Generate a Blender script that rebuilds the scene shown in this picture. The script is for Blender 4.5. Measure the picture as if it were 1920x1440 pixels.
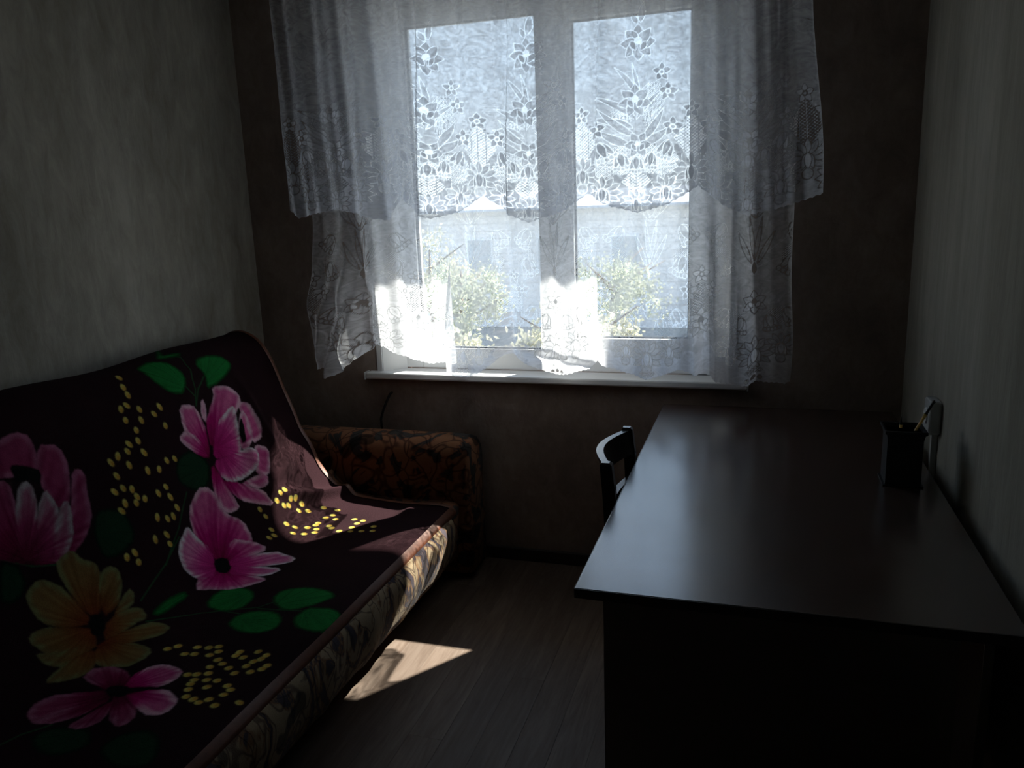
import bpy, bmesh, math, random
import numpy as np
from mathutils import Matrix, Vector
random.seed(4); rng = np.random.default_rng(7)
for o in list(bpy.data.objects): bpy.data.objects.remove(o)
SC = bpy.context.scene; COL = SC.collection

# ------------------------------------------------------------------ camera
cam_d = bpy.data.cameras.new('camera'); cam = bpy.data.objects.new('camera', cam_d); COL.objects.link(cam)
right = Vector((0.95469648, 0.29533327, -0.0365088)); up = Vector((-0.02924617, 0.21520956, 0.97612986)); back = Vector((0.29614067, -0.93084, 0.21409717))
M = Matrix.Identity(4)
for i in range(3): M[i][0] = right[i]; M[i][1] = up[i]; M[i][2] = back[i]
M[2][3] = 1.5
cam.matrix_world = M
cam_d.sensor_width = 36; cam_d.lens = 1480/1920*36; cam_d.clip_start = 0.05; cam_d.clip_end = 300
SC.camera = cam
# ------------------------------------------------------------------ sky, sun, exposure
SC.view_settings.view_transform = 'Standard'; SC.view_settings.look = 'None'
SC.view_settings.gamma = 1.0; SC.view_settings.use_curve_mapping = False
SC.view_settings.exposure = 0.0
SKY = 2.6; SUN = 24.0
w = bpy.data.worlds.new('sky'); SC.world = w; w.use_nodes = True
nt = w.node_tree; nt.nodes.clear()
wo = nt.nodes.new('ShaderNodeOutputWorld'); bg = nt.nodes.new('ShaderNodeBackground')
tc = nt.nodes.new('ShaderNodeTexCoord'); sx = nt.nodes.new('ShaderNodeSeparateXYZ'); cr = nt.nodes.new('ShaderNodeValToRGB')
nt.links.new(tc.outputs['Generated'], sx.inputs[0]); nt.links.new(sx.outputs['Z'], cr.inputs[0])
cr.color_ramp.elements[0].position = 0.0; cr.color_ramp.elements[0].color = (0.90, 0.95, 1.0, 1)
cr.color_ramp.elements[1].position = 0.7; cr.color_ramp.elements[1].color = (0.42, 0.60, 0.95, 1)
e = cr.color_ramp.elements.new(0.15); e.color = (0.66, 0.80, 1.0, 1)
nt.links.new(cr.outputs[0], bg.inputs[0]); bg.inputs[1].default_value = SKY
nt.links.new(bg.outputs[0], wo.inputs[0])
sd = bpy.data.lights.new('sun', 'SUN'); sd.energy = SUN; sd.angle = math.radians(0.53); sd.color = (1.0, 0.93, 0.85)
sun = bpy.data.objects.new('sun', sd); COL.objects.link(sun)
sun.rotation_euler = Vector((-0.60, -0.836, -1.0)).to_track_quat('-Z', 'Y').to_euler(); sun.location = (6, 9, 12)
pd = bpy.data.lights.new('window_portal', 'AREA'); pd.shape = 'RECTANGLE'; pd.size = 1.40; pd.size_y = 1.56
pd.cycles.is_portal = True
po = bpy.data.objects.new('window_portal', pd); COL.objects.link(po); po.location = (-0.833, 3.42, 1.58)
po.rotation_euler = (math.radians(-90), 0, 0)
SC.cycles.max_bounces = 10; SC.cycles.diffuse_bounces = 6; SC.cycles.transparent_max_bounces = 16
SC.cycles.sample_clamp_indirect = 4.0; SC.cycles.use_denoising = True
SC.cycles.caustics_reflective = False; SC.cycles.caustics_refractive = False

# ------------------------------------------------------------------ materials
def mat(name):
    m = bpy.data.materials.new(name); m.use_nodes = True; n = m.node_tree; n.nodes.clear()
    out = n.nodes.new('ShaderNodeOutputMaterial'); return m, n, out
def N(n, t, **kw):
    x = n.nodes.new(t)
    for k, v in kw.items():
        if k.startswith('i_'): x.inputs[int(k[2:])].default_value = v
        else: setattr(x, k, v)
    return x
def L(n, a, b): n.links.new(a, b)
def coords(n, scale=(1, 1, 1), kind='Object', rot=(0, 0, 0)):
    t = N(n, 'ShaderNodeTexCoord'); mp = N(n, 'ShaderNodeMapping'); mp.inputs['Scale'].default_value = scale; mp.inputs['Rotation'].default_value = rot
    L(n, t.outputs[kind], mp.inputs[0]); return mp.outputs[0]
def noise(n, vec, scale, detail=4, rough=.6, dist=0):
    x = N(n, 'ShaderNodeTexNoise'); x.inputs['Scale'].default_value = scale; x.inputs['Detail'].default_value = detail
    x.inputs['Roughness'].default_value = rough; x.inputs['Distortion'].default_value = dist
    L(n, vec, x.inputs['Vector']); return x.outputs['Fac']
def ramp(n, fac, *stops, interp='LINEAR'):
    r = N(n, 'ShaderNodeValToRGB'); r.color_ramp.interpolation = interp
    while len(r.color_ramp.elements) > 1: r.color_ramp.elements.remove(r.color_ramp.elements[-1])
    r.color_ramp.elements[0].position = stops[0][0]; r.color_ramp.elements[0].color = (*stops[0][1], 1)
    for p, c in stops[1:]:
        e = r.color_ramp.elements.new(p); e.color = (*c, 1)
    L(n, fac, r.inputs[0]); return r.outputs[0]
def mixc(n, fac, a, b, mode='MIX'):
    x = N(n, 'ShaderNodeMix', data_type='RGBA', blend_type=mode)
    for s, v in ((0, fac), (6, a), (7, b)):
        if hasattr(v, 'is_output') or hasattr(v, 'links'): L(n, v, x.inputs[s])
        elif s == 0: x.inputs[0].default_value = v
        else: x.inputs[s].default_value = (*v, 1)
    return x.outputs[2]
def math_(n, op, a, b=None, clamp=False):
    x = N(n, 'ShaderNodeMath', operation=op); x.use_clamp = clamp
    for i, v in enumerate((a, b)):
        if v is None: continue
        if hasattr(v, 'links'): L(n, v, x.inputs[i])
        else: x.inputs[i].default_value = v
    return x.outputs[0]
def principled(n, out, color, rough=.6, spec=.5, bump=None, bstr=.2, bdist=.01, sheen=0, metal=0, coat=0):
    p = N(n, 'ShaderNodeBsdfPrincipled')
    if hasattr(color, 'links'): L(n, color, p.inputs['Base Color'])
    else: p.inputs['Base Color'].default_value = (*color, 1)
    if hasattr(rough, 'links'): L(n, rough, p.inputs['Roughness'])
    else: p.inputs['Roughness'].default_value = rough
    p.inputs['Specular IOR Level'].default_value = spec; p.inputs['Sheen Weight'].default_value = sheen
    p.inputs['Metallic'].default_value = metal; p.inputs['Coat Weight'].default_value = coat
    if bump is not None:
        b = N(n, 'ShaderNodeBump'); b.inputs['Strength'].default_value = bstr; b.inputs['Distance'].default_value = bdist
        L(n, bump, b.inputs['Height']); L(n, b.outputs[0], p.inputs['Normal'])
    L(n, p.outputs[0], out.inputs[0]); return p
def simple(name, color, rough=.5, spec=.5, var=.15, scale=30, metal=0, bstr=.08, sheen=0):
    m, n, out = mat(name); v = coords(n); f = noise(n, v, scale)
    c = ramp(n, f, (.3, tuple(x*(1-var) for x in color)), (.7, tuple(min(1, x*(1+var)) for x in color)))
    principled(n, out, c, rough, spec, bump=f, bstr=bstr, bdist=.003, metal=metal, sheen=sheen); return m
def wallpaper(name, a, b, c, streak=(1, 1, .35), wrinkle=0.0):
    m, n, out = mat(name); v = coords(n, streak)
    f1 = noise(n, v, 3.2, 6, .62, .4); f2 = noise(n, v, 17, 5, .7, .6); f3 = noise(n, coords(n, (1, 1, .12)), 60, 3, .6)
    s = math_(n, 'ADD', math_(n, 'MULTIPLY', f1, .55), math_(n, 'MULTIPLY', f2, .45))
    col = ramp(n, s, (.36, a), (.5, b), (.64, c))
    col = mixc(n, math_(n, 'MULTIPLY', f3, .25), col, tuple(x*.7 for x in b))
    h = math_(n, 'ADD', math_(n, 'MULTIPLY', f2, .35), math_(n, 'MULTIPLY', f3, .2))
    if wrinkle:
        w1 = noise(n, coords(n, (1, 1, 1.5)), 6, 4, .55, 1.6)
        h = math_(n, 'ADD', h, math_(n, 'MULTIPLY', w1, wrinkle))
    principled(n, out, col, .85, .2, bump=h, bstr=.5, bdist=.012); return m
M_wall_l = wallpaper('wallpaper_left', (.24, .22, .18), (.35, .33, .285), (.47, .45, .39))
M_wall_r = wallpaper('wallpaper_right', (.30, .29, .24), (.39, .38, .325), (.49, .48, .42), (1, 1, .16))
M_wall_b = wallpaper('wallpaper_back', (.23, .18, .155), (.32, .25, .215), (.41, .335, .29), (1, 1, .7), wrinkle=.55)  # same wallpaper, reddened to carry the warm bounce off floor and sofa
M_ceil = simple('ceiling_white', (.62, .61, .58), .9, .2, .03, 4)
M_white = simple('white_plastic', (.80, .81, .82), .32, .5, .02, 5, bstr=.01)
M_gasket = simple('black_rubber_seal', (.02, .02, .02), .7, .3)
M_base = simple('dark_baseboard', (.05, .042, .038), .45, .4, .2, 12)
def plank_mat():
    m, n, out = mat('laminate_wood')
    oi = N(n, 'ShaderNodeObjectInfo'); tcn = N(n, 'ShaderNodeTexCoord')
    ad = N(n, 'ShaderNodeVectorMath', operation='ADD'); L(n, tcn.outputs['Object'], ad.inputs[0])
    mu = N(n, 'ShaderNodeVectorMath', operation='MULTIPLY'); cb = N(n, 'ShaderNodeCombineXYZ')
    for i in range(3): L(n, oi.outputs['Random'], cb.inputs[i])
    mu.inputs[1].default_value = (7.3, 3.1, 11.7); L(n, cb.outputs[0], mu.inputs[0]); L(n, mu.outputs[0], ad.inputs[1])
    mp = N(n, 'ShaderNodeMapping'); mp.inputs['Scale'].default_value = (1, .09, 1); L(n, ad.outputs[0], mp.inputs[0])
    g1 = noise(n, mp.outputs[0], 45, 6, .65, 1.5); g2 = noise(n, mp.outputs[0], 9, 4, .6, 2.2)
    s = math_(n, 'ADD', math_(n, 'MULTIPLY', g1, .5), math_(n, 'MULTIPLY', g2, .5))
    c = ramp(n, s, (.34, (.10, .066, .048)), (.5, (.155, .112, .086)), (.66, (.215, .165, .132)))
    c = mixc(n, math_(n, 'MULTIPLY', oi.outputs['Random'], .45), c, (.085, .062, .050))
    principled(n, out, c, .5, .2, bump=g1, bstr=.15, bdist=.002); return m
M_plank = plank_mat()
def glass_mat():
    m, n, out = mat('window_glass'); t = N(n, 'ShaderNodeBsdfTransparent'); t.inputs[0].default_value = (.93, .96, .95, 1)
    g = N(n, 'ShaderNodeBsdfGlossy'); g.inputs['Roughness'].default_value = .02; fr = N(n, 'ShaderNodeFresnel'); fr.inputs[0].default_value = 1.45
    ge = N(n, 'ShaderNodeNewGeometry'); fm = math_(n, 'MULTIPLY', fr.outputs[0], math_(n, 'SUBTRACT', 1.0, ge.outputs['Backfacing']))
    mx = N(n, 'ShaderNodeMixShader'); L(n, fm, mx.inputs[0]); L(n, t.outputs[0], mx.inputs[1]); L(n, g.outputs[0], mx.inputs[2])
    L(n, mx.outputs[0], out.inputs[0]); return m
M_glass = glass_mat()
def lace_mat(name, tint):
    m, n, out = mat(name)
    at = N(n, 'ShaderNodeAttribute'); at.attribute_name = 'lace'
    w1 = noise(n, coords(n, (.9, .2, 1.4)), 19, 3, .55, 2.8); w2 = noise(n, coords(n, (1, .2, .6)), 7, 2, .5, 1)
    wob = math_(n, 'ADD', math_(n, 'MULTIPLY', math_(n, 'SUBTRACT', w1, .5), .8), math_(n, 'MULTIPLY', math_(n, 'SUBTRACT', w2, .5), .25))
    a = math_(n, 'ADD', at.outputs['Fac'], wob, clamp=True)
    a = math_(n, 'MINIMUM', math_(n, 'MAXIMUM', a, .05), .93)
    d = N(n, 'ShaderNodeBsdfDiffuse'); d.inputs[0].default_value = (*tint, 1)
    t = N(n, 'ShaderNodeBsdfTranslucent'); t.inputs[0].default_value = (*tint, 1)
    m1 = N(n, 'ShaderNodeMixShader'); m1.inputs[0].default_value = .58; L(n, d.outputs[0], m1.inputs[1]); L(n, t.outputs[0], m1.inputs[2])
    tr = N(n, 'ShaderNodeBsdfTransparent'); m2 = N(n, 'ShaderNodeMixShader')
    L(n, a, m2.inputs[0]); L(n, tr.outputs[0], m2.inputs[1]); L(n, m1.outputs[0], m2.inputs[2]); L(n, m2.outputs[0], out.inputs[0])
    return m
M_lace = lace_mat('white_lace', (.64, .66, .72)); M_lace2 = lace_mat('white_tulle', (.86, .87, .91))
def blanket_mat():
    m, n, out = mat('plush_blanket'); at = N(n, 'ShaderNodeAttribute'); at.attribute_name = 'print'
    f = noise(n, coords(n), 260, 3, .7); f2 = noise(n, coords(n), 900, 2, .6)
    h = math_(n, 'ADD', f, math_(n, 'MULTIPLY', f2, .6))
    c = mixc(n, .55, at.outputs['Color'], ramp(n, f, (.3, (.45, .45, .45)), (.7, (1, 1, 1))), 'MULTIPLY')
    principled(n, out, c, .95, .1, bump=h, bstr=.6, bdist=.004); return m
M_blanket = blanket_mat()
M_ribbon = simple('brown_satin_binding', (.12, .040, .020), .5, .4, .2, 60)
def paisley(name, ground, mid, dark, scale, lo=.42, hi=.5, stretch=(1, 1, 1)):
    m, n, out = mat(name); v = coords(n, stretch)
    nz = N(n, 'ShaderNodeTexNoise'); nz.inputs['Scale'].default_value = scale*.55; nz.inputs['Detail'].default_value = 2; L(n, v, nz.inputs['Vector'])
    mx = N(n, 'ShaderNodeMix', data_type='RGBA'); mx.inputs[0].default_value = .35/ max(scale/10, 1); L(n, v, mx.inputs[6]); L(n, nz.outputs['Color'], mx.inputs[7])
    vo = N(n, 'ShaderNodeTexVoronoi', feature='SMOOTH_F1'); vo.inputs['Scale'].default_value = scale; vo.inputs['Smoothness'].default_value = .25; L(n, mx.outputs[2], vo.inputs['Vector'])
    ve = N(n, 'ShaderNodeTexVoronoi', feature='DISTANCE_TO_EDGE'); ve.inputs['Scale'].default_value = scale*2.1; L(n, mx.outputs[2], ve.inputs['Vector'])
    b1 = noise(n, v, scale*.8, 3, .55, 2.5)
    c = ramp(n, b1, (lo, dark), (lo+.03, mid), (hi, ground))
    e1 = ramp(n, ve.outputs['Distance'], (.02, (.25, .2, .22)), (.07, (1, 1, 1)))
    c = mixc(n, .8, c, e1, 'MULTIPLY')
    r1 = ramp(n, vo.outputs['Distance'], (.22, dark), (.26, (1, 1, 1)), interp='LINEAR')
    c = mixc(n, .75, c, r1, 'MULTIPLY')
    wv = noise(n, v, 400, 2, .5)
    principled(n, out, c, .85, .2, bump=wv, bstr=.35, bdist=.003, sheen=.05); return m
M_arm = paisley('sofa_arm_fabric', (.27, .125, .065), (.22, .08, .04), (.045, .043, .043), 6.5, .44, .50)
M_skirt = paisley('sofa_front_fabric', (.27, .20, .12), (.17, .085, .035), (.045, .034, .042), 11, .44, .53, (1, .8, .4))
M_desk = None
def desk_mat():
    m, n, out = mat('dark_walnut_laminate'); v = coords(n, (1, .12, 1)); g = noise(n, v, 40, 5, .6, 1.0); h = noise(n, coords(n), 500, 2, .5)
    c = ramp(n, g, (.35, (.050, .032, .028)), (.65, (.075, .050, .042)))
    r = ramp(n, noise(n, coords(n), 6, 3), (.3, (.19, .19, .19)), (.7, (.25, .25, .25)))
    pb = principled(n, out, c, r, .9, bump=h, bstr=.05, bdist=.0006); pb.inputs['IOR'].default_value = 1.8; return m
M_desk = desk_mat()
M_edge = simple('dark_edge_banding', (.025, .018, .016), .35, .5)
M_chair = simple('black_brown_wood', (.016, .011, .010), .28, .5, .2, 20)
M_black = simple('black_metal', (.012, .012, .013), .45, .4)
M_grayp = simple('grey_white_plastic', (.50, .52, .52), .45, .4, .03, 8)
M_gold = simple('yellow_pen_barrel', (.75, .48, .12), .3, .5)
M_bark = simple('bark', (.22, .18, .15), .9, .2, .3, 12)
M_plaster = simple('pale_house_wall', (.84, .82, .80), .9, .2, .05, 2)
M_roofm = simple('grey_roof_sheet', (.55, .58, .62), .6, .3)
M_conc = simple('concrete_slab', (.45, .45, .44), .9, .2, .1, 3)
M_hglass = simple('dark_house_glass', (.48, .50, .52), .1, .6)
M_ground = simple('sandy_yard', (.30, .29, .26), .95, .1, .2, .8)
def leaf_mat(name, a, b):
    m, n, out = mat(name); f = noise(n, coords(n), 3, 3); c = ramp(n, f, (.35, a), (.65, b))
    d = N(n, 'ShaderNodeBsdfDiffuse'); t = N(n, 'ShaderNodeBsdfTranslucent'); mx = N(n, 'ShaderNodeMixShader'); mx.inputs[0].default_value = .45
    L(n, c, d.inputs[0]); L(n, c, t.inputs[0]); L(n, d.outputs[0], mx.inputs[1]); L(n, t.outputs[0], mx.inputs[2]); L(n, mx.outputs[0], out.inputs[0]); return m
M_leaf_y = leaf_mat('yellowing_leaves', (.50, .48, .34), (.66, .63, .48)); M_leaf_g = leaf_mat('green_leaves', (.40, .42, .32), (.52, .53, .42))

# ------------------------------------------------------------------ helpers
def link(name, me, m, parent=None):
    o = bpy.data.objects.new(name, me); COL.objects.link(o)
    if m is not None and not me.materials: me.materials.append(m)
    if parent is not None: o.parent = parent
    return o
def obj(name, bm, m, parent=None, smooth=False):
    me = bpy.data.meshes.new(name); bmesh.ops.recalc_face_normals(bm, faces=bm.faces); bm.to_mesh(me); bm.free()
    if smooth:
        me.polygons.foreach_set('use_smooth', [True]*len(me.polygons))
    return link(name, me, m, parent)
def box(bm, x0, x1, y0, y1, z0, z1, bev=0, seg=2):
    r = bmesh.ops.create_cube(bm, size=1.0); vs = r['verts']
    for v in vs:
        v.co = Vector((x0 if v.co.x < 0 else x1, y0 if v.co.y < 0 else y1, z0 if v.co.z < 0 else z1))
    if bev:
        es = list({e for v in vs for e in v.link_edges})
        bmesh.ops.bevel(bm, geom=es, offset=bev, segments=seg, affect='EDGES', profile=.5)
    return vs
def boxes(name, m, lst, parent=None, bev=0):
    bm = bmesh.new()
    for b in lst: box(bm, *b, bev=bev)
    return obj(name, bm, m, parent)
def tube(bm, pts, r, n=10, caps=True, flat=None):
    pts = [Vector(p) for p in pts]; rings = []
    for i, p in enumerate(pts):
        d = (pts[min(i+1, len(pts)-1)] - pts[max(i-1, 0)]).normalized()
        a = d.orthogonal().normalized() if i == 0 else (ref - d*ref.dot(d)).normalized()
        ref = a; b = d.cross(a); rr = r[i] if isinstance(r, (list, tuple)) else r
        rings.append([bm.verts.new(p + (a*math.cos(2*math.pi*k/n) + b*math.sin(2*math.pi*k/n))*rr) for k in range(n)])
    for i in range(len(rings)-1):
        for k in range(n): bm.faces.new((rings[i][k], rings[i][(k+1) % n], rings[i+1][(k+1) % n], rings[i+1][k]))
    if caps: bm.faces.new(rings[0][::-1]); bm.faces.new(rings[-1])
def sweep_section(bm, sections):
    """sections: list of closed rings (lists of points), lofted with end caps"""
    rings = [[bm.verts.new(p) for p in s] for s in sections]
    n = len(rings[0])
    for a, b in zip(rings[:-1], rings[1:]):
        for k in range(n): bm.faces.new((a[k], a[(k+1) % n], b[(k+1) % n], b[k]))
    bm.faces.new(rings[0][::-1]); bm.faces.new(rings[-1])
def tag(o, label, cat, group=None, kind=None):
    if label: o['label'] = label
    if cat: o['category'] = cat
    if group: o['group'] = group
    if kind: o['kind'] = kind
    return o
def empty(name, loc=(0, 0, 0)):
    o = bpy.data.objects.new(name, None); COL.objects.link(o); o.location = loc; o.empty_display_size = .1; return o
def struct(o): o['kind'] = 'structure'; return o
def grid_mesh(name, X, Y, Z, attr=None, attr_name='lace', color=False, keep=None):
    nu, nv = X.shape; co = np.stack([X, Y, Z], -1).reshape(-1, 3).astype(np.float32)
    idx = np.arange(nu*nv).reshape(nu, nv)
    q = np.stack([idx[:-1, :-1], idx[1:, :-1], idx[1:, 1:], idx[:-1, 1:]], -1).reshape(-1, 4)
    me = bpy.data.meshes.new(name); me.vertices.add(len(co)); me.vertices.foreach_set('co', co.ravel())
    me.loops.add(q.size); me.loops.foreach_set('vertex_index', q.ravel().astype(np.int32))
    me.polygons.add(len(q)); me.polygons.foreach_set('loop_start', (np.arange(len(q))*4).astype(np.int32))
    me.polygons.foreach_set('loop_total', np.full(len(q), 4, np.int32))
    me.polygons.foreach_set('use_smooth', np.ones(len(q), bool)); me.update(calc_edges=True)
    if attr is not None:
        if color:
            a = me.color_attributes.new(attr_name, 'FLOAT_COLOR', 'POINT'); a.data.foreach_set('color', attr.astype(np.float32).ravel())
        else:
            a = me.attributes.new(attr_name, 'FLOAT', 'POINT'); a.data.foreach_set('value', attr.astype(np.float32).ravel())
    return me

# ------------------------------------------------------------------ room shell
D = 3.086; XL = -2.17; XR = 0.507; YN = -1.6; H = 2.60
WX0, WX1, WZ0, WZ1 = -1.578, -0.100, 0.802, 2.400       # opening in the room face
FX0, FX1, FZ0, FZ1 = -1.500, -0.165, 0.835, 2.330       # outer opening, holds the frame
struct(boxes('wall_back', M_wall_b, [
    (XL-.15, WX0, D, 3.17, -.02, H), (WX1, XR+.15, D, 3.17, -.02, H), (WX0, WX1, D, 3.17, WZ1, H), (WX0, WX1, D, 3.17, -.02, WZ0),
    (XL-.15, FX0, 3.17, 3.40, -.02, H), (FX1, XR+.15, 3.17, 3.40, -.02, H), (FX0, FX1, 3.17, 3.40, FZ1, H), (FX0, FX1, 3.17, 3.40, -.02, .80)]))
struct(boxes('wall_left', M_wall_l, [(XL-.15, XL, YN-.15, D, -.02, H)]))
struct(boxes('wall_right', M_wall_r, [(XR, XR+.15, YN-.15, D, -.02, H)]))
struct(boxes('wall_near', M_wall_l, [(XL-.15, XR+.15, YN-.15, YN, -.02, H)]))
struct(boxes('ceiling', M_ceil, [(XL-.15, XR+.15, YN-.15, 3.40, H, H+.15)]))
fl = struct(boxes('floor', M_base, [(XL-.15, XR+.15, YN-.15, 3.40, -.12, -.008)]))
PW, PL = 0.1065, 1.30
bm = bmesh.new(); box(bm, .0002, PW-.0002, .0002, PL-.0002, -.009, 0); top = [e for e in bm.edges if all(v.co.z > -.001 for v in e.verts)]
bmesh.ops.bevel(bm, geom=top, offset=.0004, segments=1, affect='EDGES')
first = None; x = -0.740-PW*14; row = 0
while x < XR-.005:
    y = YN + (-(row*0.47) % PL) - PL
    while y < D-.005:
        y0 = max(y, YN); y1 = min(y+PL, D); wdt = min(PW, XR-x)
        xa = max(x, XL); wdt = min(x+PW, XR)-xa
        if y1-y0 > .03 and wdt > .01:
            if first is None: p = obj('plank', bm, M_plank, fl); first = p
            else: p = first.copy(); COL.objects.link(p); p.parent = fl
            p.location = (xa, y0, 0); p.scale = (wdt/PW, (y1-y0)/PL, 1)
        y += PL
    x += PW; row += 1
def baseboard(name, pts):
    bm = bmesh.new(); box(bm, *pts, bev=.006); return struct(obj(name, bm, M_base))
baseboard('baseboard_back', (XL+.016, XR-.016, D-.016, D, 0, .058))
baseboard('baseboard_left', (XL, XL+.016, YN, D-.016, 0, .058))
baseboard('baseboard_right', (XR-.016, XR, YN, D-.016, 0, .058))

# ------------------------------------------------------------------ window
win = struct(empty('window_1', (-.833, 3.20, .835)))
def wp(name, m, lst, parent=win, bev=.004):
    o = boxes(name, m, lst, None, bev); o.parent = parent
    o.matrix_parent_inverse = Matrix.Translation(-Vector((-.833, 3.20, .835))); return o
def wsub(name, m, lst, parent, bev=.0):
    o = boxes(name, m, lst, None, bev); o.parent = parent; return o
fy0, fy1 = 3.165, 3.230
frame = wp('window_frame', M_white, [(FX0, -1.415, fy0, fy1, FZ0, FZ1), (-.225, FX1, fy0, fy1, FZ0, FZ1), (-1.415, -.225, fy0, fy1, 2.245, FZ1),
    (-1.415, -.225, fy0, fy1, FZ0, .924), (-.863, -.790, fy0, fy1, .924, 2.245)])
sash = wp('sash', M_white, [(-.800, -.718, 3.150, 3.215, .892, 2.290), (-.264, -.182, 3.150, 3.215, .892, 2.290), (-.718, -.264, 3.150, 3.215, 2.201, 2.290), (-.718, -.264, 3.150, 3.215, .892, .977)])
wsub('pane', M_glass, [(-1.413, -.865, 3.196, 3.200, .926, 2.243)], frame)
wsub('pane', M_glass, [(-.716, -.266, 3.190, 3.194, .979, 2.199)], sash)
def ring(x0, x1, z0, z1, y0, y1, t): return [(x0, x0+t, y0, y1, z0, z1), (x1-t, x1, y0, y1, z0, z1), (x0+t, x1-t, y0, y1, z0, z0+t), (x0+t, x1-t, y0, y1, z1-t, z1)]
wsub('seal', M_gasket, ring(-1.415, -.863, .924, 2.245, 3.176, 3.195, .005), frame)
wsub('seal', M_gasket, ring(-.718, -.264, .977, 2.201, 3.170, 3.189, .005), sash)
bm = bmesh.new(); box(bm, -.772, -.744, 3.136, 3.150, 1.50, 1.57, bev=.004); box(bm, -.767, -.749, 3.116, 3.134, 1.42, 1.56, bev=.005)
hd = obj('window_handle', bm, M_white, sash)
# splayed white reveal boards
def quadbox(name, pts, thick, m, parent):
    """pts: 4 corners of the visible face; thickened away along the face normal"""
    bm = bmesh.new(); P = [Vector(p) for p in pts]; nrm = (P[1]-P[0]).cross(P[2]-P[0]).normalized()
    a = [bm.verts.new(p) for p in P]; b = [bm.verts.new(p+nrm*thick) for p in P]
    bm.faces.new(a); bm.faces.new(b[::-1])
    for i in range(4): bm.faces.new((a[i], a[(i+1) % 4], b[(i+1) % 4], b[i]))
    o = obj(name, bm, m); o.parent = parent; o.matrix_parent_inverse = Matrix.Translation(-Vector((-.833, 3.20, .835))); return o
quadbox('reveal_board', [(WX0+.006, D-.002, .832), (WX0+.006, D-.002, WZ1), (FX0+.006, 3.165, FZ1+.01), (FX0+.006, 3.165, .832)], .006, M_white, win)
quadbox('reveal_board', [(WX1-.006, D-.002, .832), (FX1-.006, 3.165, .832), (FX1-.006, 3.165, FZ1+.01), (WX1-.006, D-.002, WZ1)], .006, M_white, win)
quadbox('reveal_board', [(WX0, D-.002, WZ1-.006), (WX1, D-.002, WZ1-.006), (FX1, 3.165, FZ1), (FX0, 3.165, FZ1)], .006, M_white, win)
wp('trim', M_white, [(WX0-.022, WX0+.004, D-.006, D, .832, WZ1+.022), (WX1-.004, WX1+.022, D-.006, D, .832, WZ1+.022)], bev=.002)
sill = wp('window_sill', M_white, [(-1.640, -.036, 3.040, 3.170, .803, .832)], bev=.007)
wsub('end_cap', M_grayp, [(-1.646, -1.640, 3.036, D, .800, .834), (-.036, -.030, 3.036, D, .800, .834)], sill, .0015)
wp('drip_sill', M_grayp, [(FX0, FX1, 3.23, 3.46, .812, .832)], bev=.003)

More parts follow.
